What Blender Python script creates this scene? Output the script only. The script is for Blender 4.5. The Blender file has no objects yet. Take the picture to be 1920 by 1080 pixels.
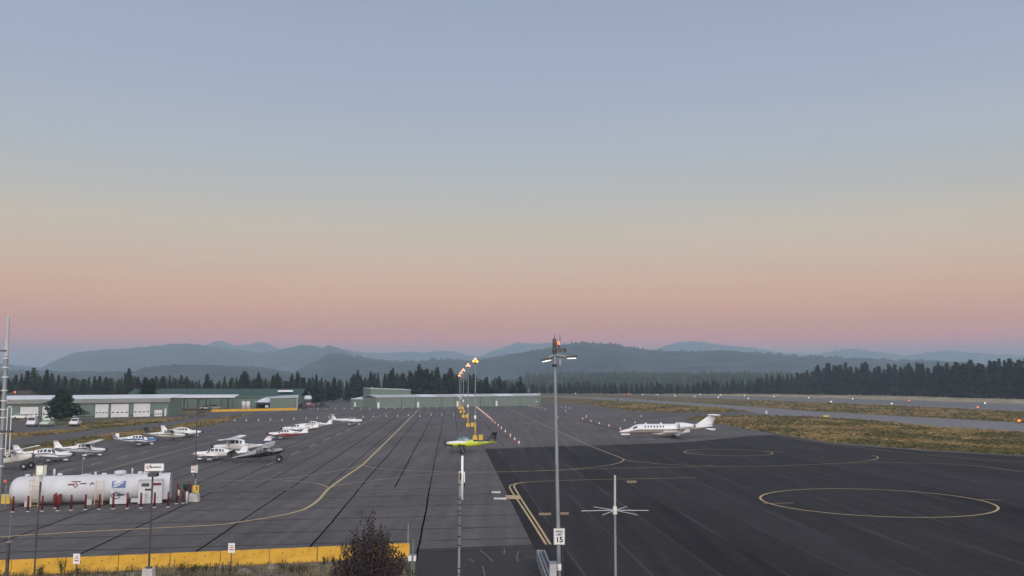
import bpy, math, random
from mathutils import Vector, Matrix
R = math.radians
rnd = random.Random(7)
sc = bpy.context.scene
COL = sc.collection

# ------------------------------------------------------------------ camera
F = 1750.0; HORIZON = 713.0; CAM_H = 10.5
PITCH = math.atan((HORIZON - 540) / F)
cam_d = bpy.data.cameras.new("camera"); cam = bpy.data.objects.new("camera", cam_d); COL.objects.link(cam)
cam_d.sensor_width = 36; cam_d.lens = F / 1920 * 36
cam_d.clip_start = 0.1; cam_d.clip_end = 60000
cam.location = (0, 0, CAM_H); cam.rotation_euler = (R(90) + PITCH, 0, 0)
sc.camera = cam

# ------------------------------------------------------------------ sky: clear dawn, the earth shadow and pink belt ahead, glow behind the camera
w = bpy.data.worlds.new("World"); sc.world = w; w.use_nodes = True
nt = w.node_tree; nt.nodes.clear()
def wn(t, **k):
    n = nt.nodes.new(t)
    for a, b in k.items(): setattr(n, a, b)
    return n
tc = wn('ShaderNodeTexCoord'); sep = wn('ShaderNodeSeparateXYZ'); nt.links.new(tc.outputs['Generated'], sep.inputs[0])
mr = wn('ShaderNodeMapRange'); mr.inputs['From Min'].default_value = 0; mr.inputs['From Max'].default_value = 0.5
nt.links.new(sep.outputs['Z'], mr.inputs['Value'])
ramp = wn('ShaderNodeValToRGB'); ramp.color_ramp.interpolation = 'LINEAR'
def lin(c): return tuple(((x / 255 + .055) / 1.055) ** 2.4 if x > 10 else x / 255 / 12.92 for x in c)
SKY = [(0.0, (150, 125, 138)), (0.0829, (305, 137, 63)), (0.117, (271, 160, 63)), (0.174, (257, 185, 117)), (0.2422, (237, 196, 158)), (0.31, (219, 200, 172)), (0.3772, (199, 194, 185)), (0.4654, (184, 189, 195)), (0.5727, (169, 178, 197)), (0.6761, (162, 172, 197)), (0.7749, (153, 165, 189)), (1.0, (165, 170, 190))]
cr = ramp.color_ramp; SKY_K = 2.2
while len(cr.elements) > 2: cr.elements.remove(cr.elements[-1])
for i, (p, c) in enumerate(SKY):
    e = cr.elements[i] if i < 2 else cr.elements.new(p)
    e.position = p; e.color = (*[x / SKY_K for x in lin(c)], 1)
nt.links.new(mr.outputs[0], ramp.inputs[0])
SUN_EL, SUN_AZ = R(4), R(186)        # the sun side lies behind the camera
sky = wn('ShaderNodeTexSky'); sky.sky_type = 'NISHITA'; sky.sun_disc = False
sky.sun_elevation = SUN_EL; sky.sun_rotation = SUN_AZ; sky.dust_density = 3
# dawn glow on the side of the sun
gl = wn('ShaderNodeMapRange'); gl.inputs['From Min'].default_value = 0.15; gl.inputs['From Max'].default_value = -1.0; gl.interpolation_type = 'SMOOTHSTEP'
nt.links.new(sep.outputs['Y'], gl.inputs['Value'])
glc = wn('ShaderNodeMix', data_type='RGBA', blend_type='MIX')
glc.inputs[6].default_value = (0, 0, 0, 1); glc.inputs[7].default_value = (1.80 / 2.2, 1.76 / 2.2, 1.74 / 2.2, 1)
nt.links.new(gl.outputs[0], glc.inputs[0])
add = wn('ShaderNodeMix', data_type='RGBA', blend_type='ADD'); add.inputs[0].default_value = 1
wmp = wn('ShaderNodeMapping'); wmp.inputs['Scale'].default_value = (1.2, 1.2, 9); nt.links.new(tc.outputs['Generated'], wmp.inputs[0])
wnz = wn('ShaderNodeTexNoise'); wnz.inputs['Scale'].default_value = 1.6; wnz.inputs['Detail'].default_value = 3; nt.links.new(wmp.outputs[0], wnz.inputs['Vector'])
wmr = wn('ShaderNodeMapRange'); wmr.inputs['To Min'].default_value = .94; wmr.inputs['To Max'].default_value = 1.06; nt.links.new(wnz.outputs['Fac'], wmr.inputs['Value'])
vein = wn('ShaderNodeMix', data_type='RGBA', blend_type='MULTIPLY'); vein.inputs[0].default_value = 1; nt.links.new(ramp.outputs[0], vein.inputs[6]); nt.links.new(wmr.outputs[0], vein.inputs[7])
nt.links.new(vein.outputs[2], add.inputs[6]); nt.links.new(glc.outputs[2], add.inputs[7])
b1 = wn('ShaderNodeBackground'); nt.links.new(add.outputs[2], b1.inputs[0]); b1.inputs[1].default_value = 0.98 * SKY_K
b2 = wn('ShaderNodeBackground'); nt.links.new(sky.outputs[0], b2.inputs[0]); b2.inputs[1].default_value = 0.01
ash = wn('ShaderNodeAddShader'); nt.links.new(b1.outputs[0], ash.inputs[0]); nt.links.new(b2.outputs[0], ash.inputs[1])
wo = wn('ShaderNodeOutputWorld'); nt.links.new(ash.outputs[0], wo.inputs[0])

sun_d = bpy.data.lights.new("sun", 'SUN'); sun = bpy.data.objects.new("sun", sun_d); COL.objects.link(sun)
sun_d.energy = 0.5; sun_d.angle = R(35); sun_d.color = (1, .96, .93)
sun.rotation_euler = (R(90) - R(24), 0, R(20))   # soft light from behind the camera, slightly right
sc.view_settings.view_transform = 'Standard'; sc.view_settings.look = 'None'
sc.view_settings.exposure = 0; sc.view_settings.gamma = 1
sc.cycles.volume_bounces = 1; sc.cycles.max_bounces = 6; sc.cycles.diffuse_bounces = 3
sc.cycles.use_denoising = True

# ------------------------------------------------------------------ places: a pixel of the photograph turned into a real point
cp, sp_ = math.cos(PITCH), math.sin(PITCH)
def ray(u, v):
    x = (u - 960) / F; y = -(v - 540) / F
    return Vector((x, cp - y * sp_, sp_ + y * cp))
def G(u, v, z=0.0):
    d = ray(u, v); t = (z - CAM_H) / d.z
    return Vector((d.x * t, d.y * t, z))
def W(u, v, Y):
    d = ray(u, v); t = Y / d.y
    return Vector((d.x * t, Y, CAM_H + d.z * t))

# ------------------------------------------------------------------ materials
MATS = {}
def mat(name, col, rough=.6, metal=0, var=.12, scale=3.0, bump=0.0, emit=None, estr=0, col2=None, coat=0, coords='Object', stretch=(1, 1, 1), detail=5, contrast=(.3, .7), spec=.5):
    if name in MATS: return MATS[name]
    m = bpy.data.materials.new(name); m.use_nodes = True; MATS[name] = m
    t = m.node_tree; p = t.nodes['Principled BSDF']
    p.inputs['Roughness'].default_value = rough; p.inputs['Metallic'].default_value = metal
    p.inputs['Specular IOR Level'].default_value = spec
    if coat: p.inputs['Coat Weight'].default_value = coat; p.inputs['Coat Roughness'].default_value = .15
    tcn = t.nodes.new('ShaderNodeTexCoord'); mp = t.nodes.new('ShaderNodeMapping'); mp.inputs['Scale'].default_value = stretch
    t.links.new(tcn.outputs[coords], mp.inputs[0])
    nz = t.nodes.new('ShaderNodeTexNoise'); nz.inputs['Scale'].default_value = scale; nz.inputs['Detail'].default_value = detail
    t.links.new(mp.outputs[0], nz.inputs['Vector'])
    r = t.nodes.new('ShaderNodeValToRGB'); r.color_ramp.elements[0].position = contrast[0]; r.color_ramp.elements[1].position = contrast[1]
    c2 = col2 or tuple(min(1, c * (1 + var)) for c in col); c1 = col if col2 else tuple(c * (1 - var) for c in col)
    r.color_ramp.elements[0].color = (*c1, 1); r.color_ramp.elements[1].color = (*c2, 1)
    t.links.new(nz.outputs['Fac'], r.inputs[0]); t.links.new(r.outputs[0], p.inputs['Base Color'])
    if bump:
        b = t.nodes.new('ShaderNodeBump'); b.inputs['Strength'].default_value = bump; b.inputs['Distance'].default_value = .02
        t.links.new(nz.outputs['Fac'], b.inputs['Height']); t.links.new(b.outputs[0], p.inputs['Normal'])
    if emit:
        p.inputs['Emission Color'].default_value = (*emit, 1); p.inputs['Emission Strength'].default_value = estr
    return m

def node(t, typ, **k):
    n = t.nodes.new(typ)
    for a, b in k.items(): setattr(n, a, b)
    return n

def ground_mat():
    m = bpy.data.materials.new('dry_grassland'); m.use_nodes = True; t = m.node_tree; p = t.nodes['Principled BSDF']
    p.inputs['Roughness'].default_value = .95; p.inputs['Specular IOR Level'].default_value = .15
    c = node(t, 'ShaderNodeTexCoord')
    n1 = node(t, 'ShaderNodeTexNoise'); n1.inputs['Scale'].default_value = .035; n1.inputs['Detail'].default_value = 4
    n2 = node(t, 'ShaderNodeTexNoise'); n2.inputs['Scale'].default_value = .45; n2.inputs['Detail'].default_value = 6; n2.inputs['Roughness'].default_value = .65
    n3 = node(t, 'ShaderNodeTexNoise'); n3.inputs['Scale'].default_value = .16; n3.inputs['Detail'].default_value = 5
    for n in (n1, n2, n3): t.links.new(c.outputs['Object'], n.inputs['Vector'])
    r1 = node(t, 'ShaderNodeValToRGB'); e = r1.color_ramp.elements
    e[0].position = .38; e[0].color = (.060, .060, .020, 1); e[1].position = .62; e[1].color = (.19, .135, .060, 1)
    t.links.new(n1.outputs['Fac'], r1.inputs[0])
    r2 = node(t, 'ShaderNodeValToRGB'); e = r2.color_ramp.elements
    e[0].position = .42; e[0].color = (.025, .028, .010, 1); e[1].position = .60; e[1].color = (.23, .18, .085, 1)
    t.links.new(n2.outputs['Fac'], r2.inputs[0])
    mx = node(t, 'ShaderNodeMix', data_type='RGBA'); mx.inputs[0].default_value = .5
    t.links.new(r1.outputs[0], mx.inputs[6]); t.links.new(r2.outputs[0], mx.inputs[7])
    r3 = node(t, 'ShaderNodeValToRGB'); e = r3.color_ramp.elements
    e[0].position = .52; e[0].color = (0, 0, 0, 1); e[1].position = .66; e[1].color = (1, 1, 1, 1)
    t.links.new(n3.outputs['Fac'], r3.inputs[0])
    m2 = node(t, 'ShaderNodeMix', data_type='RGBA'); m2.inputs[7].default_value = (.26, .15, .075, 1)
    ml = node(t, 'ShaderNodeMath', operation='MULTIPLY'); ml.inputs[1].default_value = .6
    t.links.new(r3.outputs[0], ml.inputs[0]); t.links.new(ml.outputs[0], m2.inputs[0])
    t.links.new(mx.outputs[2], m2.inputs[6]); t.links.new(m2.outputs[2], p.inputs['Base Color'])
    b = node(t, 'ShaderNodeBump'); b.inputs['Strength'].default_value = .8; b.inputs['Distance'].default_value = .3
    t.links.new(n2.outputs['Fac'], b.inputs['Height']); t.links.new(b.outputs[0], p.inputs['Normal'])
    return m

def asphalt_mat(name, c1, c2, lane=0.0, rot=0.0, streak=0.0, patch=0.0, rough=.85):
    """asphalt: fine grain, broad blotches, paving lanes that run with the apron"""
    m = bpy.data.materials.new(name); m.use_nodes = True; t = m.node_tree; p = t.nodes['Principled BSDF']
    p.inputs['Roughness'].default_value = rough; p.inputs['Specular IOR Level'].default_value = .2
    c = node(t, 'ShaderNodeTexCoord'); mp = node(t, 'ShaderNodeMapping'); mp.inputs['Rotation'].default_value = (0, 0, -rot)
    t.links.new(c.outputs['Object'], mp.inputs[0])
    big = node(t, 'ShaderNodeTexNoise'); big.inputs['Scale'].default_value = .05; big.inputs['Detail'].default_value = 5
    fine = node(t, 'ShaderNodeTexNoise'); fine.inputs['Scale'].default_value = 3.2; fine.inputs['Detail'].default_value = 8; fine.inputs['Roughness'].default_value = .75
    t.links.new(mp.outputs[0], big.inputs['Vector']); t.links.new(mp.outputs[0], fine.inputs['Vector'])
    mp2 = node(t, 'ShaderNodeMapping'); mp2.inputs['Rotation'].default_value = (0, 0, -rot); mp2.inputs['Scale'].default_value = (.9, .025, 1)
    t.links.new(c.outputs['Object'], mp2.inputs[0])
    st = node(t, 'ShaderNodeTexNoise'); st.inputs['Scale'].default_value = 1.0; st.inputs['Detail'].default_value = 4
    t.links.new(mp2.outputs[0], st.inputs['Vector'])
    r = node(t, 'ShaderNodeValToRGB'); e = r.color_ramp.elements
    e[0].position = .25; e[0].color = (*c1, 1); e[1].position = .75; e[1].color = (*c2, 1)
    def mth(op, a, b):
        n = node(t, 'ShaderNodeMath', operation=op)
        for i, q in enumerate((a, b)):
            if isinstance(q, (int, float)): n.inputs[i].default_value = q
            else: t.links.new(q, n.inputs[i])
        return n.outputs[0]
    v = mth('ADD', mth('MULTIPLY', big.outputs['Fac'], .40), mth('MULTIPLY', fine.outputs['Fac'], .34))
    v = mth('ADD', v, mth('MULTIPLY', st.outputs['Fac'], streak))
    v = mth('ADD', v, .13 - streak * .5)
    grit = node(t, 'ShaderNodeTexNoise'); grit.inputs['Scale'].default_value = .9; grit.inputs['Detail'].default_value = 6; grit.inputs['Roughness'].default_value = .8; t.links.new(mp.outputs[0], grit.inputs['Vector'])
    v = mth('ADD', v, mth('MULTIPLY', mth('SUBTRACT', grit.outputs['Fac'], .5), .55))
    if lane:
        sx = node(t, 'ShaderNodeSeparateXYZ'); t.links.new(mp.outputs[0], sx.inputs[0])
        wob = mth('ADD', mth('DIVIDE', sx.outputs['X'], lane), mth('MULTIPLY', mth('SUBTRACT', big.outputs['Fac'], .5), .10))
        fr = mth('FRACT', wob, 0)
        d = mth('ABSOLUTE', mth('SUBTRACT', fr, .5), 0)         # .5 on the joint
        jn = node(t, 'ShaderNodeMapRange'); jn.inputs['From Min'].default_value = .470; jn.inputs['From Max'].default_value = .5
        t.links.new(d, jn.inputs['Value'])
        brk = node(t, 'ShaderNodeMapRange'); brk.inputs['From Min'].default_value = .36; brk.inputs['From Max'].default_value = .62
        t.links.new(st.outputs['Fac'], brk.inputs['Value'])
        seam = mth('MULTIPLY', mth('MULTIPLY', jn.outputs[0], brk.outputs[0]), .62)
        fl = mth('FLOOR', wob, 0); wnz = node(t, 'ShaderNodeTexWhiteNoise', noise_dimensions='1D'); t.links.new(fl, wnz.inputs['W'])
        v = mth('ADD', v, mth('MULTIPLY', mth('SUBTRACT', wnz.outputs[0], .5), .17))
    t.links.new(v, r.inputs[0])
    out = r.outputs[0]
    if lane:
        sm_ = node(t, 'ShaderNodeMix', data_type='RGBA'); sm_.inputs[7].default_value = (.105, .095, .098, 1); t.links.new(seam, sm_.inputs[0]); t.links.new(out, sm_.inputs[6]); out = sm_.outputs[2]
    if patch:
        pn = node(t, 'ShaderNodeTexNoise'); pn.inputs['Scale'].default_value = .32; pn.inputs['Detail'].default_value = 7; pn.inputs['Roughness'].default_value = .7
        t.links.new(mp.outputs[0], pn.inputs['Vector'])
        pr = node(t, 'ShaderNodeMapRange'); pr.inputs['From Min'].default_value = .60; pr.inputs['From Max'].default_value = .70
        t.links.new(pn.outputs['Fac'], pr.inputs['Value'])
        mx = node(t, 'ShaderNodeMix', data_type='RGBA'); mx.inputs[7].default_value = (c1[0] * .5, c1[1] * .5, c1[2] * .5, 1)
        t.links.new(mth('MULTIPLY', pr.outputs[0], patch), mx.inputs[0]); t.links.new(out, mx.inputs[6]); out = mx.outputs[2]
    t.links.new(out, p.inputs['Base Color'])
    b = node(t, 'ShaderNodeBump'); b.inputs['Strength'].default_value = .3; b.inputs['Distance'].default_value = .01
    t.links.new(fine.outputs['Fac'], b.inputs['Height']); t.links.new(b.outputs[0], p.inputs['Normal'])
    return m

AXIS = math.atan((960 - 845) / F)      # the apron runs this much left of straight ahead
M_ground = ground_mat()
M_apron = asphalt_mat('old_apron_asphalt', (.045, .041, .041), (.150, .138, .133), 0, AXIS, .40, .7)
M_dark = asphalt_mat('fresh_sealed_asphalt', (.0025, .0022, .003), (.033, .029, .032), 3.66, AXIS, .55, 0)
M_gate = asphalt_mat('worn_gate_asphalt', (.018, .016, .018), (.06, .054, .056), 0, AXIS, .1, .3)
M_side = asphalt_mat('side_road_asphalt', (.06, .056, .056), (.13, .12, .118), 0, R(70), .3)
M_canopy = mat('tinted_canopy', (.05, .10, .12), .06, var=.5, scale=1.5, spec=.9, coat=1)
M_taxi = asphalt_mat('taxiway_asphalt', (.13, .125, .13), (.22, .21, .215), 0, R(70), .3)
M_run = asphalt_mat('runway_asphalt', (.10, .098, .105), (.19, .185, .19), 0, R(70), .3)
M_yel = mat('faded_yellow_paint', (.33, .24, .13), .8, var=.2, scale=2.5, col2=(.56, .42, .22))
M_wht = mat('worn_white_paint', (.30, .29, .28), .8, var=.2, scale=3, col2=(.5, .48, .46))
M_seal = mat('black_crack_sealant', (.008, .007, .008), 1, var=.2, spec=0)
M_seal2 = mat('old_crack_sealant', (.014, .013, .014), 1, col2=(.06, .055, .056), scale=.5, spec=0)
M_white = mat('white_aircraft_paint', (.70, .70, .70), .35, var=.04, scale=2, coat=.3)
M_fascia = mat('grey_green_fascia', (.24, .25, .23), .6, scale=.5)
M_cream = mat('cream_aircraft_paint', (.70, .68, .62), .4, var=.05, scale=2)
M_tank = mat('white_tank_paint', (.50, .505, .52), .5, scale=.8, col2=(.58, .585, .60), stretch=(1, 1, .4))
M_red = mat('dark_red_paint', (.13, .008, .010), .5, var=.25, scale=6)
M_redb = mat('bright_red_paint', (.36, .03, .025), .5)
M_orange = mat('cone_orange', (.55, .13, .08), .6, var=.12, scale=8)
M_navy = mat('navy_paint', (.02, .03, .10), .35, coat=.3)
M_blue = mat('blue_paint', (.04, .11, .26), .35, coat=.3)
M_black = mat('black_paint', (.012, .012, .014), .4)
M_rubber = mat('black_rubber', (.015, .015, .015), .85)
M_glass = mat('aircraft_window_glass', (.02, .03, .04), .08, var=.3, spec=.8)
M_dsilver = mat('dark_silver_paint', (.27, .27, .29), .4, var=.1, scale=5)
M_silver = mat('brushed_silver', (.48, .48, .50), .4, metal=.5, var=.08, scale=5)
M_galv = mat('galvanised_steel', (.19, .21, .23), .5, metal=.4, scale=4, col2=(.30, .33, .36), stretch=(1, 1, .3))
M_dsteel = mat('dark_weathered_steel', (.045, .042, .042), .6, metal=.3, scale=5, col2=(.11, .10, .10))
M_yelc = mat('yellow_barrier_paint', (.30, .15, .02), .8, scale=1.6, col2=(.60, .335, .03), bump=.4, contrast=(.22, .50), detail=8)
M_yelb = mat('yellow_pole_paint', (.62, .40, .06), .6)
M_lime = mat('lime_aircraft_paint', (.50, .58, .03), .35, coat=.4)
M_gray = mat('light_grey_paint', (.42, .42, .43), .5)
M_conc = mat('pale_concrete', (.40, .39, .37), .9, scale=3, col2=(.55, .54, .52), bump=.4)
M_sage = mat('sage_metal_siding', (.14, .175, .15), .6, scale=.5, col2=(.17, .21, .18), stretch=(8, 8, .3))
M_sage2 = mat('grey_green_siding', (.12, .175, .14), .6, scale=.5, col2=(.155, .21, .17), stretch=(8, 8, .3))
M_trim = mat('dark_trim', (.05, .06, .06), .6)
M_roofw = mat('pale_metal_roof', (.62, .65, .68), .35, scale=.4, col2=(.74, .77, .80))
M_roofg = mat('dark_green_metal_roof', (.010, .048, .036), .7, scale=.4, col2=(.02, .07, .05))
M_door = mat('white_roll_up_door', (.62, .62, .62), .5, scale=1, col2=(.7, .7, .7))
M_bark = mat('pine_bark', (.05, .035, .025), .9)
M_pine = mat('pine_needles', (.008, .014, .010), .8, scale=.35, col2=(.036, .044, .022), contrast=(.35, .65), spec=.2)
def vary(m):
    t = m.node_tree; p = t.nodes['Principled BSDF']; l = p.inputs['Base Color'].links[0]; src = l.from_socket
    oi = t.nodes.new('ShaderNodeObjectInfo'); r = t.nodes.new('ShaderNodeValToRGB'); e = r.color_ramp.elements
    e[0].color = (.55, .55, .62, 1); e[1].color = (1.9, 1.65, 1.2, 1); e[1].position = 1; x = r.color_ramp.elements.new(.6); x.color = (1, 1.05, 1, 1)
    mx = t.nodes.new('ShaderNodeMix'); mx.data_type = 'RGBA'; mx.blend_type = 'MULTIPLY'; mx.inputs[0].default_value = 1
    t.links.new(oi.outputs['Random'], r.inputs[0]); t.links.new(src, mx.inputs[6]); t.links.new(r.outputs[0], mx.inputs[7]); t.links.new(mx.outputs[2], p.inputs['Base Color'])
vary(M_pine)
M_pine2 = mat('young_pine_needles', (.010, .022, .012), .8, scale=1.1, col2=(.030, .050, .028), spec=.2)
M_hill = mat('forested_slope', (.004, .008, .008), .95, scale=.012, col2=(.065, .075, .06), detail=10, spec=.1)
M_plum = mat('dark_plum_leaves', (.008, .004, .005), .6, scale=5, col2=(.045, .018, .016), contrast=(.35, .75))
M_twig = mat('grey_twig_bark', (.12, .09, .08), .9)
M_weed = mat('dry_weed_stalks', (.10, .085, .05), .9, scale=.7, col2=(.30, .24, .14), spec=.2)
M_weedg = mat('green_brown_weeds', (.03, .035, .015), .9, scale=.7, col2=(.10, .10, .05), spec=.2)
M_rock = mat('grey_boulder', (.16, .14, .12), .95, scale=2, col2=(.32, .28, .25), bump=.8)
M_amber = mat('lit_amber_floodlight', (.3, .15, .05), .4, emit=(1, .42, .06), estr=2.6)
M_amber2 = mat('lit_pink_floodlight', (.3, .2, .15), .4, emit=(1, .50, .34), estr=1.5)
M_led = mat('lit_white_led', (.9, .9, .9), .4, emit=(1, .98, .94), estr=1.3)
M_rwl = mat('lit_edge_light', (.5, .4, .3), .4, emit=(1, .80, .50), estr=2.2)
M_rwr = mat('lit_red_edge_light', (.4, .1, .05), .4, emit=(1, .16, .03), estr=2)
M_lens = mat('amber_beacon_lens', (.4, .1, .05), .4, emit=(1, .30, .10), estr=1.3)
M_aged = mat('aged_yellow_ladder_paint', (.55, .42, .18), .6)
M_pinkc = mat('red_cover_fabric', (.50, .10, .10), .8)
M_chalk = mat('tyre_scuff', (.16, .15, .155), .9)
M_signw = mat('white_sign_face', (.78, .78, .76), .4, var=.04)
M_green = mat('dark_green_bin', (.02, .07, .05), .6)

# ------------------------------------------------------------------ mesh builder
class MB:
    def __init__(s, T=None): s.v = []; s.f = []; s.m = []; s.T = T
    def add(s, vs, fs, mi=0):
        o = len(s.v)
        for p in vs:
            p = Vector(p); s.v.append(s.T @ p if s.T else p)
        for f in fs: s.f.append([i + o for i in f]); s.m.append(mi)
        return s
    def box(s, c, d, mi=0, rz=0, taper=(1, 1), tilt=None):
        hx, hy, hz = d[0] / 2, d[1] / 2, d[2] / 2
        vs = []
        for z in (-1, 1):
            tx, ty = (1, 1) if z < 0 else taper
            for x, y in ((-1, -1), (1, -1), (1, 1), (-1, 1)): vs.append(Vector((x * hx * tx, y * hy * ty, z * hz)))
        M = Matrix.Rotation(rz, 3, 'Z')
        if tilt: M = M @ Matrix.Rotation(tilt[1], 3, tilt[0])
        vs = [M @ v + Vector(c) for v in vs]
        return s.add(vs, [(0, 3, 2, 1), (4, 5, 6, 7), (0, 1, 5, 4), (1, 2, 6, 5), (2, 3, 7, 6), (3, 0, 4, 7)], mi)
    def bar(s, a, b, r0, r1=None, n=8, mi=0):
        a, b = Vector(a), Vector(b); r1 = r0 if r1 is None else r1
        d = (b - a).normalized(); u = d.orthogonal().normalized(); w_ = d.cross(u)
        vs = []
        for p, r in ((a, r0), (b, r1)):
            for i in range(n):
                t = 2 * math.pi * i / n; vs.append(p + u * (math.cos(t) * r) + w_ * (math.sin(t) * r))
        fs = [(i, (i + 1) % n, n + (i + 1) % n, n + i) for i in range(n)]
        fs += [tuple(reversed(range(n))), tuple(range(n, 2 * n))]
        return s.add(vs, fs, mi)
    def tube(s, pts, r, n=6, mi=0):
        for a, b in zip(pts, pts[1:]): s.bar(a, b, r, r, n, mi)
        return s
    def lathe(s, prof, o, ax, n=20, mi=0, mis=None):
        """prof: (distance along axis, radius)"""
        o = Vector(o); ax = Vector(ax).normalized(); u = ax.orthogonal().normalized(); w_ = ax.cross(u)
        vs = []
        for h, r in prof:
            for i in range(n):
                t = 2 * math.pi * i / n; vs.append(o + ax * h + u * (math.cos(t) * r) + w_ * (math.sin(t) * r))
        k = len(prof); o0 = len(s.v)
        s.add(vs, [tuple(reversed(range(n))), tuple(range((k - 1) * n, k * n))], mi)
        for j in range(k - 1):
            for i in range(n):
                s.f.append([o0 + j * n + i, o0 + j * n + (i + 1) % n, o0 + (j + 1) * n + (i + 1) % n, o0 + (j + 1) * n + i]); s.m.append(mis[j] if mis else mi)
        return s
    def prism(s, poly, z0, z1, mi=0):
        n = len(poly)
        vs = [(x, y, z0) for x, y in poly] + [(x, y, z1) for x, y in poly]
        return s.add(vs, [tuple(reversed(range(n))), tuple(range(n, 2 * n))] + [(i, (i + 1) % n, n + (i + 1) % n, n + i) for i in range(n)], mi)
    def extrude(s, poly, a, b, mi=0):
        """poly of (y, z) swept along x from a to b"""
        n = len(poly)
        vs = [(a, y, z) for y, z in poly] + [(b, y, z) for y, z in poly]
        return s.add(vs, [tuple(range(n)), tuple(reversed(range(n, 2 * n)))] + [((i + 1) % n, i, n + i, n + (i + 1) % n) for i in range(n)], mi)
    def quad(s, a, b, c, d, mi=0): return s.add([a, b, c, d], [(0, 1, 2, 3)], mi)
    def build(s, name, mats, parent=None, smooth=False, loc=None):
        me = bpy.data.meshes.new(name); me.from_pydata([tuple(v) for v in s.v], [], s.f)
        if not isinstance(mats, (list, tuple)): mats = [mats]
        for m in mats: me.materials.append(m)
        if len(mats) > 1: me.polygons.foreach_set('material_index', s.m)
        if smooth: me.polygons.foreach_set('use_smooth', [True] * len(me.polygons))
        me.validate(); me.update()
        o = bpy.data.objects.new(name, me); COL.objects.link(o)
        if parent: o.parent = parent
        if loc is not None: o.location = loc
        return o

def tag(o, label=None, cat=None, group=None, kind=None):
    if label: o['label'] = label
    if cat: o['category'] = cat
    if group: o['group'] = group
    if kind: o['kind'] = kind
    return o
def thing(name, label, cat, loc=(0, 0, 0), rz=0, group=None, scale=1):
    o = bpy.data.objects.new(name, None); COL.objects.link(o); o.location = loc; o.rotation_euler = (0, 0, rz)
    o.scale = (scale,) * 3; o.empty_display_size = .3
    return tag(o, label, cat, group)
KIDS = {}
def kids(o):
    if o.name not in KIDS: KIDS[o.name] = [c for c in COL.objects if c.parent == o]
    return KIDS[o.name]
def dup(o, parent=None, loc=None, rz=None, label=None, group=None, scale=None):
    c = o.copy(); COL.objects.link(c); c.parent = parent
    for k in kids(o): dup(k, c)
    if loc is not None: c.location = loc
    if rz is not None: c.rotation_euler = (c.rotation_euler[0], c.rotation_euler[1], rz)
    if scale is not None: c.scale = scale if isinstance(scale, tuple) else (scale,) * 3
    if label: c['label'] = label
    if group: c['group'] = group
    return c
def text(name, s, size, M, loc, parent, rot=(R(90), 0, 0), ext=.002, bold=0.0):
    cu = bpy.data.curves.new(name, 'FONT'); cu.body = s; cu.size = size; cu.extrude = ext; cu.align_x = 'CENTER'; cu.align_y = 'CENTER'; cu.offset = bold
    o = bpy.data.objects.new(name + '_tmp', cu); COL.objects.link(o)
    dg = bpy.context.evaluated_depsgraph_get(); me = bpy.data.meshes.new_from_object(o.evaluated_get(dg))
    bpy.data.objects.remove(o); me.materials.clear(); me.materials.append(M)
    q = bpy.data.objects.new(name, me); COL.objects.link(q); q.parent = parent; q.location = loc; q.rotation_euler = rot
    return q
ORD = ['first', 'second', 'third', 'fourth', 'fifth', 'sixth', 'seventh', 'eighth', 'ninth', 'tenth', 'eleventh', 'twelfth', 'thirteenth', 'fourteenth', 'fifteenth', 'sixteenth',
       'seventeenth', 'eighteenth', 'nineteenth', 'twentieth', 'twenty-first', 'twenty-second', 'twenty-third', 'twenty-fourth', 'twenty-fifth', 'twenty-sixth', 'twenty-seventh', 'twenty-eighth', 'twenty-ninth', 'thirtieth']
HAZE = 0.00023
# ================================================================== THE SETTING
def sheet(name, pts, M, z, sub=0):
    b = MB(); b.add([(p[0], p[1], z) for p in pts], [tuple(range(len(pts)))]); o = b.build(name, M); tag(o, kind='structure'); return o
# ground: one sheet to the horizon
b = MB(); b.add([(-7700, -380, 0), (7700, -380, 0), (7700, 13900, 0), (-7700, 13900, 0)], [(0, 1, 2, 3)])
tag(b.build('ground', M_ground), kind='structure')
def P2(l): return [G(u, v) for u, v in l]
# apron with the taxiway connector cut round the grass
apron = P2([(-500, 905), (0, 855), (100, 844), (200, 827), (317, 809), (400, 797), (479, 774), (545, 767), (560, 757), (575, 752), (660, 750), (1010, 750), (1060, 755), (1107, 760), (1140, 765),
            (1190, 771.5), (1310, 774.5), (1420, 771), (1440, 778.5), (1345, 779.5), (1300, 781), (1285, 786), (1300, 789), (1360, 796), (1400, 805), (1454, 813), (1562, 830), (1725, 843), (1920, 854), (2300, 872), (2300, 1060), (1500, 1140), (780, 1140), (768, 1043)]) + \
        P2([(221, 1067), (-60, 1085), (-500, 1120)])
sheet('apron', apron, M_apron, .004)
# newer dark asphalt
sheet('sealed_apron', P2([(998, 1021), (909, 842), (1045, 837), (1186, 833), (1290, 829), (1400, 818), (1454, 815), (1562, 832), (1725, 845), (1920, 856), (2300, 874), (2300, 1060), (1500, 1140), (1040, 1140)]), M_dark, .008)
sheet('gate_pavement', P2([(783, 1030), (998, 1021), (1012, 1050), (1040, 1140), (770, 1140)]), M_gate, .012)
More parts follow.
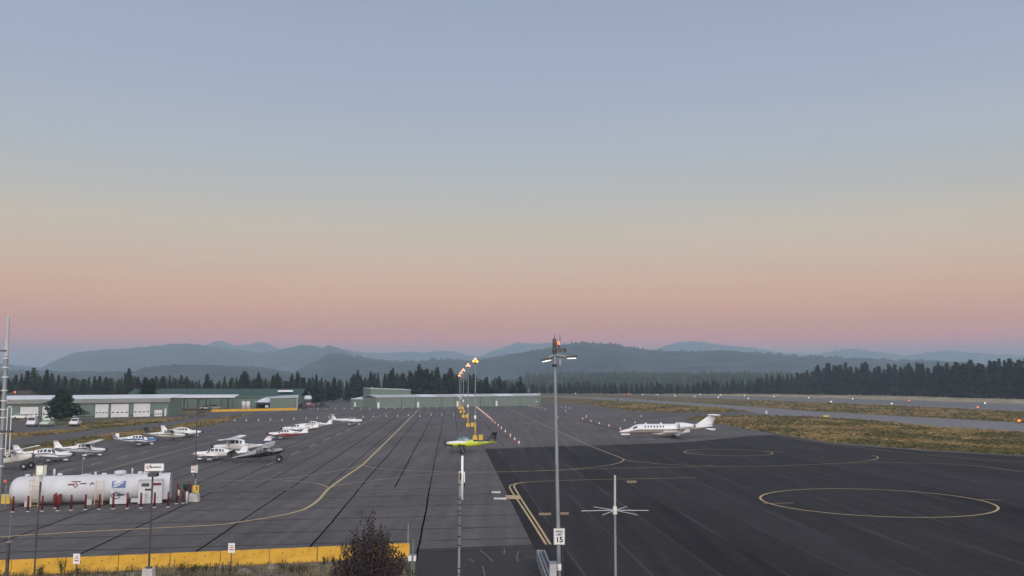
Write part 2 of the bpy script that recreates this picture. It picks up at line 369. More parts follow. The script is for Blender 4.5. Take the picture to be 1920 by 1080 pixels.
# runway and taxiway (they run to the far left and out of the right edge)
tA, tB = G(1010, 741.0), G(1920, 802)
def strip(name, c0, c1, w0, M, z, ext0=.0, ext1=.3):
    d = (c1 - c0); c0 = c0 - d * ext0; c1 = c1 + d * ext1; n = Vector((-d.y, d.x, 0)).normalized() * w0 / 2
    return sheet(name, [c0 + n, c1 + n, c1 - n, c0 - n], M, z), d.normalized(), n
def poly_strip(name, top, bot, M, z): return sheet(name, P2(top) + P2(list(reversed(bot))), M, z)
poly_strip('taxiway', [(1010, 741), (1175, 747), (1290, 755), (1400, 762), (1535, 772), (1644, 778), (1752, 784), (1920, 793), (2200, 810)],
           [(1010, 743), (1100, 747.5), (1175, 752), (1290, 760), (1350, 765), (1400, 771), (1440, 779), (1535, 781), (1644, 789), (1752, 800), (1920, 811), (2200, 832)], M_taxi, .016)
poly_strip('runway', [(1030, 737.6), (1200, 739.3), (1400, 743.5), (1535, 746.5), (1700, 751), (1920, 757.5), (2200, 767)],
           [(1030, 738.6), (1200, 741.6), (1400, 749.0), (1535, 753.8), (1700, 761), (1920, 771.5), (2200, 785)], M_run, .012)
poly_strip('dry_field', [(1015, 737.2), (1200, 737.5), (1400, 737.8), (1600, 739.2), (1750, 741.8), (1920, 746), (2200, 753)], [(1030, 737.7), (1200, 739.2), (1400, 743.3), (1535, 746.3), (1700, 750.8), (1920, 757.3), (2200, 766.5)], mat('pale_dry_field', (.16, .13, .08), .95, scale=.12, col2=(.40, .34, .23), detail=8, contrast=(.38, .6), spec=.1, bump=.5), .006)
# side road and yard on the left
poly_strip('service_road', [(-400, 850), (0, 827), (60, 819), (150, 809), (240, 800), (320, 790), (387, 778), (480, 773)], [(-400, 868), (0, 843), (60, 835), (150, 821), (240, 809), (320, 799), (400, 785), (487, 776)], M_side, .010)
sheet('yard', P2([(-400, 798), (0, 790), (180, 785.5), (315, 781), (342, 778), (420, 772), (480, 770), (545, 766), (480, 774), (387, 780), (330, 784), (200, 790), (98, 795), (180, 797), (185, 803), (100, 809), (0, 815), (-400, 835)]), M_side, .006)
sheet('back_pavement', P2([(520, 744), (620, 740), (1000, 741), (1010, 752), (560, 767), (520, 760)]), M_side, .002)
# weedy gravel below the barrier
# paint
def ribbon(b, pts, w_, z=.02):
    pts = [Vector((p[0], p[1], z)) for p in pts]
    L = []; 
    for i, p in enumerate(pts):
        a = pts[max(i - 1, 0)]; c = pts[min(i + 1, len(pts) - 1)]
        d = (c - a).normalized(); n = Vector((-d.y, d.x, 0)) * w_ / 2
        L.append((p + n, p - n))
    o = len(b.v)
    for p, q in L: b.v += [p, q]
    for i in range(len(L) - 1): b.f.append([o + 2 * i, o + 2 * i + 1, o + 2 * i + 3, o + 2 * i + 2]); b.m.append(0)
def smooth_px(pts, n=5):
    """Catmull-Rom through ground points"""
    p = P2(pts); out = []
    for i in range(len(p) - 1):
        a = p[max(i - 1, 0)]; b_ = p[i]; c = p[i + 1]; d = p[min(i + 2, len(p) - 1)]
        for k in range(n):
            t = k / n
            out.append(.5 * ((2 * b_) + (-a + c) * t + (2 * a - 5 * b_ + 4 * c - d) * t * t + (-a + 3 * b_ - 3 * c + d) * t ** 3))
    out.append(p[-1]); return out
yl = MB()
def Y_(pts, w_=.17, n=4, z=.02): ribbon(yl, smooth_px(pts, n), w_, z)
Y_([(785, 768), (740, 813), (692, 860), (678, 873), (650, 892), (617, 916), (600, 935), (585, 947), (565, 957), (525, 967), (483, 974), (442, 980), (400, 985), (171, 996.5), (0, 1007), (-200, 1020)], .27)
Y_([(678, 872), (700, 877.5), (740, 881), (800, 884), (850, 885.5), (960, 884), (1048, 882), (1113, 876), (1144, 872), (1163, 867), (1169, 862), (1163, 858), (1102, 834), (1044, 807), (994, 785), (948, 765)], .15)
Y_([(1169, 862), (1186, 865), (1217, 868), (1248, 871), (1290, 872.5), (1340, 873)], .14, z=.024)
Y_([(733, 897.5), (796, 891), (866, 887.5), (960, 885), (1123, 879), (1290, 876), (1440, 874), (1508, 872), (1590, 868), (1630, 864), (1645, 860), (1645, 857), (1636, 854)], .14, z=.028)
Y_([(1590, 868.5), (1700, 868), (1806, 872), (1920, 885)], .12, z=.022)
Y_([(1454, 818), (1560, 833), (1700, 849), (1840, 862), (1960, 868)], .12, z=.022)
Y_([(1024, 1021.5), (1000, 983), (978, 949), (957, 917), (960, 909), (985, 904.5), (1042, 901.6), (1140, 899), (1305, 896)], .16, 5)
Y_([(1032, 1021.5), (1008, 983), (985, 948), (966, 917), (964, 911), (970, 907), (987, 904.8)], .16, 5, z=.026)
Y_([(-60, 925), (60, 905), (180, 884.5), (317, 849.5), (420, 824), (557, 793), (625, 778), (690, 768)], .13)
Y_([(340, 901), (400, 900.6), (475, 901.7), (529, 898), (577, 892), (650, 880), (678, 872)], .15, z=.031)
Y_([(475, 901.7), (525, 900.6), (567, 904), (587, 906), (604, 909.6), (612, 913), (617, 916)], .15, z=.034)
Y_([(617, 916), (633, 911), (671, 905), (733, 897.5)], .15, z=.037)
def ring(cu, cv, ru, v0, v1, w_):
    c0 = G(cu, v0).y; c1 = G(cu, v1).y; cy = (c0 + c1) / 2; cx = (cu - 960) / F * cy; r = ru * cy / F
    ry = abs(c0 - c1) / 2
    for _ in range(12):        # fit the circle so its sides fall where they stand in the photograph
        us = [960 + F * (cx + r * math.cos(k * .05)) / (cy + ry * math.sin(k * .05)) for k in range(126)]
        r *= 2 * ru / (max(us) - min(us)); cx += (cu - (max(us) + min(us)) / 2) * cy / F
    pts = [Vector((cx + r * math.cos(t), cy + ry * math.sin(t), 0)) for t in [2 * math.pi * i / 72 for i in range(73)]]
    ribbon(yl, pts, w_)
ring(1636.5, 944, 219, 970.5, 916.5, .20)
ring(1361, 849, 82, 855, 842.5, .17)
Y_([(1432, 944.5), (1487, 943.3)], .14, 2); Y_([(1838, 937), (1877, 937.5)], .14, 2)
Y_([(1287, 848.5), (1318, 849.5)], .13, 2, z=.026); Y_([(1440, 847), (1471, 847.2)], .13, 2, z=.026)
# small painted ground legends, too worn to read, as blocks of paint
for (u0, v0, u1, v1, k) in ((1010, 962, 1033, 967, 6), (1050, 961, 1066, 966, 4), (1175, 901.5, 1193, 906, 5)):
    for i in range(k):
        for j in (0, 1):
            a = u0 + (u1 - u0) * (i + .15 + .1 * j) / k; c = u0 + (u1 - u0) * (i + 1.0) / k
            y0 = v0 + (v1 - v0) * (.05 + .5 * j); y1 = y0 + (v1 - v0) * .33
            yl.add([(*G(a, y1)[:2], .021), (*G(c, y1)[:2], .021), (*G(c, y0)[:2], .021), (*G(a, y0)[:2], .021)], [(0, 1, 2, 3)])
for (u0, v0, u1, v1) in ((950, 929.5, 974, 936.5),):
    yl.add([(*G(u0, v1)[:2], .0405), (*G(u1 + 4, v1)[:2], .0405), (*G(u1, v0)[:2], .0405), (*G(u0 - 3, v0)[:2], .0405)], [(0, 1, 2, 3)])
tag(yl.build('apron_markings', M_yel), kind='structure')
wl = MB()
def dashes(a, b_, n, w_=.15, frac=.45):
    a, b_ = G(*a), G(*b_)
    for i in range(n):
        t0 = i / n; t1 = (i + frac) / n
        ribbon(wl, [a.lerp(b_, t0), a.lerp(b_, t1)], w_, .019)
dashes((500, 873), (735, 770), 13, .16); dashes((110, 886), (545, 781), 17, .14)
for u in (1215, 1300, 1420): pass
ribbon(wl, P2([(1213, 821), (1226, 825)]), .12, .019)
# runway edge and centre paint
ribbon(wl, P2([(1200, 741.3), (1400, 748.4), (1535, 753), (1700, 759.8), (1920, 770)]), .9, .019)
ribbon(wl, P2([(1480, 779.3), (1535, 780.3), (1644, 787.8), (1752, 798.2), (1920, 809)]), .3, .021)
tag(wl.build('lane_markings', M_wht), kind='structure')
# tyre scuffs by the gate
sk = MB()
for pts in ([(900, 1031), (905, 1036), (917, 1046), (924, 1054)], [(973, 1034), (969, 1044), (971, 1054)], [(946, 1030), (945, 1040)], [(905, 1062), (909, 1080)], [(1000, 1066), (1015, 1070), (1026, 1078)], [(880, 1048), (888, 1054)], [(985, 1043), (1003, 1047)]):
    ribbon(sk, smooth_px(pts, 3), .06, .024)
tag(sk.build('tyre_marks', M_chalk), kind='structure')
# crack sealant: long joints with the apron axis, short ones across
se = MB(); se2 = MB()
ax = Vector((-math.sin(AXIS), math.cos(AXIS), 0)); pp = Vector((math.cos(AXIS), math.sin(AXIS), 0))
def wob_line(b, p0, p1, w_, z, amp=.10, step=5):
    n = max(2, int((p1 - p0).length / step)); pts = []; d = (p1 - p0).normalized(); nn = Vector((-d.y, d.x, 0)); o = 0
    for i in range(n + 1):
        o = o * .7 + rnd.uniform(-amp, amp); pts.append(p0.lerp(p1, i / n) + nn * o)
    ribbon(b, pts, w_, z)
k = 0
for i in range(-1, 16):
    off = -1.93 - 3.4 * i
    s1 = 330
    if i % 2 == 0: wob_line(se, pp * off + ax * 56, pp * off + ax * (93 + rnd.uniform(-2, 2)), .12, .0165, .045, 3)
    wob_line(se if i in (1, 2, 4) else se2, pp * off + ax * 94, pp * off + ax * s1, .12, .0165, .05)
for i in range(6, 26, 2):
    off = -1.93 - 3.4 * i
    if i > 14: wob_line(se, pp * off + ax * 60, pp * off + ax * 95, .16, .0165)
wob_line(se2, pp * 5.15 + ax * 145, pp * 5.15 + ax * 330, .1, .0165); wob_line(se2, pp * 8.6 + ax * 150, pp * 8.6 + ax * 240, .1, .0165)
tr = [((0, 968), (982, 934)), ((0, 999), (1000, 950)), ((0, 1030), (985, 962)), ((0, 1055), (990, 978)), ((200, 1024), (1000, 992)), ((400, 937), (960, 925)), ((420, 921), (940, 915)), ((380, 905), (800, 893))]
for y in (59.5, 63.5, 68.5, 74.5, 81, 88, 93.5):
    a = Vector((-.0, y, 0)); dirv = Vector((math.cos(R(9)), math.sin(R(9)), 0))
    wob_line(se2, a - dirv * 40, a + dirv * 2.5, .11, .0155, .06)
for y in (105, 120): wob_line(se2, Vector((-30, y, 0)), Vector((0, y + 4, 0)), .07, .0155, .06)
tag(se.build('crack_sealant', M_seal), kind='structure'); tag(se2.build('faded_crack_sealant', M_seal2), kind='structure')
# dark blotches of old repair on the apron
# ------------------------------------------------------------------ hills
def interp(tab, x):
    if x <= tab[0][0]: return tab[0][1]
    for (a, b_), (c, d) in zip(tab, tab[1:]):
        if x <= c: return b_ + (d - b_) * (x - a) / (c - a)
    return tab[-1][1]
from mathutils import noise as mn
def hill(name, tab, D, depth, jag, u0, u1, step=2.0, seed=0, base_v=None):
    b = MB(); us = []; u = u0
    while u <= u1: us.append(u); u += step
    rows = 14; back = 3; vs = []
    sm = lambda u: sum(interp(tab, u + k * 1.6) for k in (-2, -1, 0, 1, 2)) / 5
    for r in range(rows + back):
        for i, u in enumerate(us):
            v = sm(u); X = (u - 960) / F * D
            H = CAM_H + (HORIZON - v) * D / F
            H = max(H, 2)
            if r < rows:
                t = r / (rows - 1); Y = D - depth * (1 - t)
                z = H * (math.sin(t * math.pi / 2) ** .9)
                if 0 < t < 1:
                    nz = mn.noise(Vector((X / D * 22 + seed, t * 3 + seed, .3))); z += nz * H * .16 * math.sin(t * math.pi)
                    nz2 = mn.noise(Vector((X / D * 160 + seed, t * 14, 7.3))); z += nz2 * D * .0012
                    Y += mn.noise(Vector((X / D * 15, t * 2, seed))) * depth * .12 * math.sin(t * math.pi)
                elif t == 1:
                    z += (mn.noise(Vector((u * .9, seed, 0))) * .8 + rnd.random() ** 3 * 3.0) * jag * D / F
            else:
                k = (r - rows + 1) / back; Y = D + depth * .7 * k; z = H * math.cos(k * math.pi / 2)
            if t == 0 and r < rows: z = -2
            vs.append((X * Y / D if r < rows else X, Y, z))
    n = len(us); fs = []
    for r in range(rows + back - 1):
        for i in range(n - 1): fs.append((r * n + i, r * n + i + 1, (r + 1) * n + i + 1, (r + 1) * n + i))
    b.add(vs, fs); o = b.build(name, M_hill, smooth=True); tag(o, kind='structure'); return o
hill('far_mountains', [(-100, 668), (0, 682), (60, 688), (90, 691), (300, 675), (380, 652), (395, 646), (405, 643), (412, 640), (420, 642), (430, 647), (446, 650), (465, 648), (487, 644), (503, 647), (520, 655), (560, 657), (620, 656), (650, 657), (680, 663), (700, 664),
      (715, 664), (760, 661), (780, 661), (800, 662), (815, 659), (835, 658.5), (855, 661), (880, 668), (900, 669), (925, 660), (940, 655), (958, 647), (968, 643), (985, 645), (1005, 645), (1040, 643), (1100, 650), (1200, 660), (1232, 655), (1250, 648), (1272, 643.5),
      (1285, 642), (1320, 642.5), (1345, 647), (1380, 651), (1420, 657), (1480, 664), (1535, 665), (1560, 660), (1580, 656), (1600, 655), (1620, 657), (1650, 662), (1700, 667.5), (1730, 664), (1755, 660), (1775, 658.5), (1810, 662), (1870, 666), (1920, 668), (2050, 672)], 8000, 1500, .8, -120, 2050, 2.5, 1.3)
hill('left_mountain', [(-100, 684), (0, 683), (40, 688), (80, 690), (110, 676), (130, 668), (150, 663), (200, 657.5), (240, 654), (270, 652), (300, 649), (331, 647.5), (360, 648), (383, 650), (420, 654), (446, 657), (490, 663), (519, 661), (550, 654), (577, 650.6), (590, 651), (604, 654.6),
      (612, 651), (619, 649), (633, 653), (654, 661.5), (690, 671), (730, 676), (800, 684), (840, 690), (900, 700)], 5200, 1100, 1.0, -120, 900, 2.5, 4.1)
hill('right_mountain', [(545, 712), (568, 692), (580, 684), (595, 678), (612, 669), (625, 666), (640, 666), (665, 670), (700, 676), (740, 679), (786, 678), (810, 676), (840, 674), (870, 677), (898, 676), (925, 672), (952, 667), (994, 660), (1027, 655), (1060, 648), (1080, 644.5), (1100, 643), (1130, 645),
      (1155, 646.5), (1180, 652), (1212, 657), (1250, 660), (1375, 662), (1440, 665), (1500, 669), (1560, 672), (1650, 676), (1750, 678), (1850, 686), (1920, 690), (2050, 696)], 3200, 900, 1.9, 545, 2050, 1.6, 8.2)
hill('middle_ridge', [(-100, 700), (0, 697), (150, 699), (230, 700), (254, 697), (275, 691), (292, 688), (323, 686), (342, 685.5), (404, 687), (467, 688.5), (490, 690), (508, 693), (540, 700), (560, 706), (600, 712), (640, 715)], 2400, 500, 1.4, -120, 640, 1.6, 5.5)
hill('forest_rise', [(940, 716), (1000, 704), (1060, 701), (1150, 700), (1280, 702), (1350, 701), (1420, 700), (1500, 702), (1650, 703), (1800, 704), (1920, 705), (2050, 706)], 1500, 450, 1.6, 940, 2050, 1.6, 2.2)
# ================================================================== TREES
def conifer(name, h, r, seed, M, shape='pine', dens=1.0):
    """tapered trunk with limbs, crown of many small needle clumps in uneven whorls"""
    q = random.Random(seed)
    root = thing(name, 'x', 'tree')
    t = MB(); lean = q.uniform(-.02, .02)
    t.bar((0, 0, -.3), (lean * h, 0, h * .55), .017 * h, .010 * h, 7); t.bar((lean * h, 0, h * .55), (lean * h * 1.4, 0, h * .985), .010 * h, .002 * h, 5)
    c = MB(); base = .04 if shape != 'open' else .14
    n = int(44 * dens); lobes = [(q.uniform(0, 6.28), q.uniform(.15, .9), q.uniform(.75, 1.25)) for _ in range(9)]
    for i in range(n):
        f = base + (1 - base) * (i + q.random()) / n
        if shape == 'pine': rr = r * min(1, (1 - f) ** .85 * 1.18 + .015) * (.85 if f < .12 else 1)
        elif shape == 'fir': rr = r * ((1 - f) ** 1.0 * 1.05 + .015)
        else: rr = r * min(1, (1 - f) ** .5 * 1.1) * min(1, .55 + (f - base) * 2.2)
        rr *= q.uniform(.72, 1.15)
        for j in range(6 if f < .85 else 4):
            a = q.uniform(0, 2 * math.pi); k = 1
            for la, lf, lk in lobes:
                if abs(lf - f) < .12 and math.cos(a - la) > .5: k *= lk
            L = rr * q.uniform(.5, 1.25) * k; z0 = f * h; droop = q.uniform(-.22, .12) * L + (.10 * L if f > .7 else 0)
            if q.random() < .25 and f < .8: t.bar((lean * z0, 0, z0), (math.cos(a) * L * .8, math.sin(a) * L * .8, z0 + droop * .8), .0035 * h, .001 * h, 3)
            m = 4 if f < .8 else 3
            for s in range(m):
                tt = (s + .7) / m; cx, cy, cz = math.cos(a) * L * tt, math.sin(a) * L * tt, z0 + droop * tt + q.uniform(-.02, .02) * h
                sz = r * q.uniform(.16, .30) * (1.15 - .5 * tt) * (.65 + .35 * (1 - f))
                for _ in range(2):
                    d1 = Vector((q.gauss(0, 1), q.gauss(0, 1), q.gauss(0, .45))).normalized(); d2 = d1.cross(Vector((q.gauss(0, 1), q.gauss(0, 1), q.gauss(0, 1)))).normalized()
                    p = Vector((cx, cy, cz)) + Vector((q.uniform(-1, 1), q.uniform(-1, 1), q.uniform(-.6, .8))) * sz * .5
                    c.add([p - d1 * sz, p + d2 * sz * .55, p + d1 * sz * 1.1, p - d2 * sz * .5], [(0, 1, 2, 3)])
    # leader
    for _ in range(10):
        z = h * q.uniform(.93, 1.0); p = Vector((lean * h * 1.3, 0, z)); sz = r * .07
        c.add([p + Vector((-sz, 0, -sz)), p + Vector((sz, 0, -sz)), p + Vector((0, sz * .3, sz * 2.2))], [(0, 1, 2)])
    t.build('trunk', M_bark, root); c.build('crown', M, root)
    return root
protos = []
for i, (shape, r_, dn) in enumerate([('pine', .19, 1), ('fir', .155, 1.1), ('open', .18, .9), ('pine', .16, 1.1), ('fir', .19, 1), ('open', .15, .9), ('pine', .22, 1.2), ('fir', .13, 1.0)]):
    protos.append((conifer('pine_tree', 1.0 * 10, r_ * 10, 100 + i, M_pine, shape, dn), 10.0))
used = set()
def put_tree(u, topv, Y, label, group, kind=None, wide=1.0, basez=0.0):
    k = rnd.randrange(len(protos)) if kind is None else kind
    p, H0 = protos[k]
    X = (u - 960) / F * Y; h = CAM_H + (HORIZON - topv) * Y / F - basez
    s = h / H0; sc_ = (s * wide, s * wide, s)
    if k not in used:
        used.add(k); o = p; o.location = (X, Y, basez); o.rotation_euler = (0, 0, rnd.uniform(0, 6.28)); o.scale = sc_; o['label'] = label; o['group'] = group; return o
    return dup(p, None, (X, Y, basez), rnd.uniform(0, 6.28), label, group, sc_)
L_prof = [(-30, 704), (0, 703), (30, 700), (67, 690), (80, 697), (92, 694), (110, 699), (125, 697), (150, 702), (185, 704), (210, 701), (230, 704), (245, 692), (255, 703), (280, 706), (305, 702), (318, 698), (330, 705), (345, 699), (360, 704), (380, 712), (400, 712), (430, 708), (440, 705), (461, 697), (475, 705),
          (487, 699), (500, 703), (522, 700), (540, 706), (559, 696), (570, 707), (595, 703), (610, 708), (630, 704), (650, 706), (672, 695), (685, 706), (697, 697), (716, 695), (724, 694), (738, 690), (750, 699), (760, 696), (775, 693), (787, 684), (800, 690), (808, 695), (820, 690), (832, 694), (845, 691), (856, 702),
          (868, 700), (880, 700), (893, 700), (905, 705), (930, 702), (945, 709), (955, 707), (965, 714), (976, 706), (990, 718)]
ZONES = [(-60, 80, 'behind the left end of the garage'), (80, 150, 'behind the round pine'), (150, 250, 'behind the middle of the garage roof'), (250, 345, 'behind the right end of the garage roof'), (345, 450, 'behind the carport'),
         (450, 535, 'behind the green roof'), (535, 600, 'behind the white skylight and metal shed'), (600, 700, 'behind the gap between shed and hangars'), (700, 775, 'behind the taller hangar'), (775, 860, 'left of the floodlight poles'),
         (860, 900, 'behind the floodlight poles'), (900, 996, 'behind the right end of the hangar row'), (996, 1060, 'far off beside the tall pole'), (1060, 1160, 'far off right of the tall pole'), (1160, 1250, "far off above the jet's nose"),
         (1250, 1340, "far off above the jet's tail"), (1340, 1430, 'far off just right of the jet'), (1430, 1520, 'where the right forest row rises'), (1520, 1600, 'in the right forest row, left end of its tall part'), (1600, 1700, 'in the right forest row above the far circle'),
         (1700, 1800, 'in the right forest row above the large circle'), (1800, 1870, 'in the right forest row near the right edge'), (1870, 2000, 'at the right edge of the picture')]
TREES = []
def want(u, v, Y, rank, kind, wide): TREES.append((u, v, Y, rank, kind, wide))
pk = [(67, 690, 1.0), (92, 694, 1.1), (245, 692, .8), (461, 697, 1.35), (487, 699, 1.0), (522, 700, 1), (559, 696, 1), (595, 703, 1.1), (672, 695, .9), (697, 697, .9), (738, 690, .9), (787, 684, 1), (820, 690, 1.1), (845, 691, 1.0), (976, 706, 1.2)]
for (u, v, wd) in pk: want(u, v, 430 + rnd.uniform(-15, 15) + (30 if u > 600 else 0), 'front', None, wd * 1.3)
u = -10
while u < 992:
    v = interp(L_prof, u) + rnd.uniform(0, 9) + (2 if u < 345 else 0)
    want(u, v, (450 if u < 600 else 480) + rnd.uniform(-20, 40), 'front', None, rnd.uniform(1.3, 1.8)); u += rnd.uniform(9.5, 13.5)
u = -5
while u < 980:
    want(u, interp(L_prof, u) + rnd.uniform(2, 10), 640 + rnd.uniform(-50, 80), 'back', None, rnd.uniform(1.7, 2.2)); u += rnd.uniform(18, 26)
u = 600
while u < 985: want(u, 722 + rnd.uniform(-8, 6), 452 + rnd.uniform(-6, 6), 'low front', None, rnd.uniform(2.0, 2.6)); u += rnd.uniform(20, 28)
R_prof = [(1000, 720), (1030, 718), (1060, 716), (1105, 713), (1120, 719), (1150, 718), (1168, 717), (1200, 716), (1240, 717), (1275, 719), (1300, 718), (1322, 711), (1340, 712), (1352, 717), (1376, 711), (1400, 712), (1430, 703), (1455, 702), (1480, 700), (1490, 698), (1505, 698), (1525, 690), (1540, 681), (1553, 683),
          (1570, 680), (1585, 682), (1600, 684), (1618, 680), (1635, 686), (1650, 683), (1672, 684), (1698, 681), (1721, 680), (1738, 690), (1752, 677), (1770, 680), (1785, 677), (1800, 684), (1815, 678), (1838, 677), (1858, 678), (1886, 668), (1900, 682), (1915, 671), (1935, 668)]
R_base = [(1000, 738), (1200, 739), (1400, 739), (1500, 739.5), (1600, 741), (1700, 742.5), (1800, 745), (1920, 748.5), (2000, 750)]
for lay in (0, 1):
    u = 998 + lay * 4
    while u < 1945:
        bv = interp(R_base, u); Y = CAM_H * F / (bv - HORIZON) + lay * 35 + rnd.uniform(0, 18)
        v = interp(R_prof, u) + rnd.uniform(-1.5, 4 if lay else 7) * (1.5 if u > 1500 else .8)
        want(u, v, Y, 'back' if lay else 'front', rnd.choice([0, 1, 1, 3, 4, 7, 7, 6]), rnd.uniform(1.0, 1.35) * (1.75 if u < 1330 else 1.6)); u += (9.5 if u < 1330 else 9.5 if u < 1520 else 10.5) * rnd.uniform(.8, 1.2) * (1.0 if lay == 0 else 1.8)
for (a_, b_, nm) in ZONES:
    for rank in ('front', 'back', 'low front'):
        L_ = sorted([t for t in TREES if a_ <= t[0] < b_ and t[3] == rank])
        for i, (u, v, Y, r_, k, wd) in enumerate(L_):
            pos = 'only' if len(L_) == 1 else ('leftmost' if i == 0 else ('rightmost' if i == len(L_) - 1 else ORD[i] + ' from left'))
            put_tree(u, v, Y, f'{pos} {rank}-rank pine {nm}', 'pines of the forest row ' + nm, k, wd)
put_tree(391, 702, 395, 'broad very dark conical pine standing alone behind the left part of the green roof', None, 6, 1.25)
put_tree(424, 706, 400, 'small dark conical pine just right of the broad one behind the green roof', None, 4, 1.1)
put_tree(276, 708, 300, 'bushy green tree rising just behind the white roof of the long garage', None, 2, 1.6)
put_tree(289, 710, 305, 'dark bushy tree touching the right side of the green tree behind the garage roof', None, 6, 1.35)
for o in COL.objects:
    if o.name.startswith('pine_tree') and 'group' in o and o['group'] is None: del o['group']
# hazy far wood beyond the runway: nobody could count it
b = MB(); q = random.Random(5)
for i in range(4300):
    if i < 2300:      # rising ground far beyond the runway
        u = q.uniform(985, 1960); Y = q.uniform(1050, 1500); h = q.uniform(8, 17); tt = (Y - 1120) / 380; z0 = max(0, 1 + tt * (10 + 5 * mn.noise(Vector((u * .006, 3, 1)))))
    elif i < 3300:    # the depth of the wood behind the front ranks on the right
        u = q.uniform(1000, 1960); Y = CAM_H * F / (interp(R_base, u) - HORIZON) + q.uniform(60, 200); h = (CAM_H + (HORIZON - interp(R_prof, u)) * Y / F) * q.uniform(.45, .9); z0 = 0
    else:             # and on the left
        u = q.uniform(-40, 990); Y = q.uniform(560, 820); h = (CAM_H + (HORIZON - interp(L_prof, u)) * Y / F) * q.uniform(.45, .85); z0 = 0
    X = (u - 960) / F * Y; r0 = h * q.uniform(.15, .23); a0 = q.uniform(0, 6)
    ringp = lambda z, r, a: [(X + math.cos(a + k * 1.2566) * r, Y + math.sin(a + k * 1.2566) * r, z) for k in range(5)]
    for (zb, zt, rr) in ((.0, .5, 1), (.3, .75, .75), (.6, 1.0, .48)):
        b.add(ringp(z0 + h * zb, r0 * rr, a0 + zb * 5) + [(X, Y, z0 + h * zt)], [(k, (k + 1) % 5, 5) for k in range(5)])
tag(b.build('distant_forest', M_pine), kind='stuff')

# pine beside the garage
pt = conifer('pine_tree', 8.2, 4.0, 77, M_pine2, 'open', 1.5)
pt.location = G(115, 788.5); pt['label'] = 'round bushy pine standing in front of the left garage doors'
g0 = G(115, 788.5); s_ = (CAM_H + (HORIZON - 732) * g0.y / F) / 8.2; pt.scale = (s_ * 1.25, s_ * 1.25, s_)

# ================================================================== BUILDINGS
def corner(u, v): return G(u, v)
class Frame:
    """local x along the front, y away from the camera, z up; A = front-left corner on the ground"""
    def __init__(s, A, B, C=None, depth=None):
        s.A = A; s.L = (B - A).length; s.ex = (B - A).normalized()
        n = Vector((-s.ex.y, s.ex.x, 0)); 
        s.ey = (C - B).normalized() if C is not None else n
        s.D = (C - B).length if C is not None else depth
        M = Matrix(((s.ex.x, s.ey.x, 0, 0), (s.ex.y, s.ey.y, 0, 0), (0, 0, 1, 0), (0, 0, 0, 1)))
        s.M = M
    def root(s, name, label, cat, group=None): return thing(name, label, cat, s.A, 0, group)
    def mb(s): return MB(s.M)
    def x_of(s, u):  # local x of the pixel column u on the facade
        d = ray(u, 760); d = Vector((d.x, d.y)); A = Vector((s.A.x, s.A.y)); e = Vector((s.ex.x, s.ex.y))
        # A + e x = d t
        det = e.x * (-d.y) + d.x * e.y
        return ((-A.x) * (-d.y) - (-d.x) * (-A.y)) / det if abs(det) > 1e-9 else 0
# --- long garage with roll-up doors
B_ = G(315, 780.2); A0 = G(10, 786.5); A_ = A0 + (A0 - B_).normalized() * 12; C_ = G(342, 776.8); C_ = B_ + (C_ - B_).normalized() * 14
f = Frame(A_, B_, C_); rt = f.root('garage_building', 'long grey-green garage with white roll-up doors and a pale metal roof, far left', 'garage')
f.mb().box((f.L / 2, f.D / 2, 2.45), (f.L, f.D, 4.9)).build('wall', M_sage2, rt)
m = f.mb(); o_ = .7
m.add([(-o_, -o_, 5.2), (f.L + o_, -o_, 5.2), (f.L + o_, f.D + o_, 6.0), (-o_, f.D + o_, 6.0), (-o_, -o_, 5.36), (f.L + o_, -o_, 5.36), (f.L + o_, f.D + o_, 6.2), (-o_, f.D + o_, 6.2)],
      [(0, 3, 2, 1), (4, 5, 6, 7), (0, 1, 5, 4), (1, 2, 6, 5), (2, 3, 7, 6), (3, 0, 4, 7)]); m.build('roof', M_roofw, rt)
f.mb().box((f.L / 2, -.74, 4.70), (f.L + 1.3, .06, 1.2)).build('fascia', M_fascia, rt)
f.mb().box((f.L / 2, -.015, .35), (f.L, .03, .3)).build('base_trim', M_trim, rt)
for (u0, u1, h) in ((38.5, 73, 3.3), (80, 104, 3.3), (179, 204, 3.75), (208.5, 242, 3.75), (251, 282, 3.85), (290, 305, 1.9)):
    x0, x1 = f.x_of(u0), f.x_of(u1)
    d = f.mb().box(((x0 + x1) / 2, -.04, h / 2), (x1 - x0, .08, h)).build('roll_up_door', M_door, rt)
    fr = f.mb(); fr.box((x0 - .06, -.06, h / 2), (.12, .12, h)); fr.box((x1 + .06, -.06, h / 2), (.12, .12, h)); fr.box(((x0 + x1) / 2, -.06, h + .06), (x1 - x0 + .24, .12, .12)); fr.build('frame', M_trim, d)
    wi = f.mb(); n = 4 if h > 2 else 3
    for i in range(n): wi.box((x0 + (x1 - x0) * (i + .5) / n, -.10, h * .36), ((x1 - x0) / n * .5, .04, .28))
    wi.build('window', M_glass, d)
x = f.x_of(314); f.mb().box((x - .5, -.05, 1.1), (.5, .1, 2.2)).build('door', M_door, rt)
for u in (56, 149): f.mb().box((f.x_of(u), -.06, 4.25), (1.4, .12, .45)).build('vent', M_black, rt)
st = f.mb()
for i, u in enumerate((151.5, 155, 158, 161.5, 165, 168.5)): st.box((f.x_of(u), -.03, 1.15 + .12 * (i % 2)), (.42, .06, .55 if i > 1 else .35))
st.build('wall_lettering', M_trim, rt)
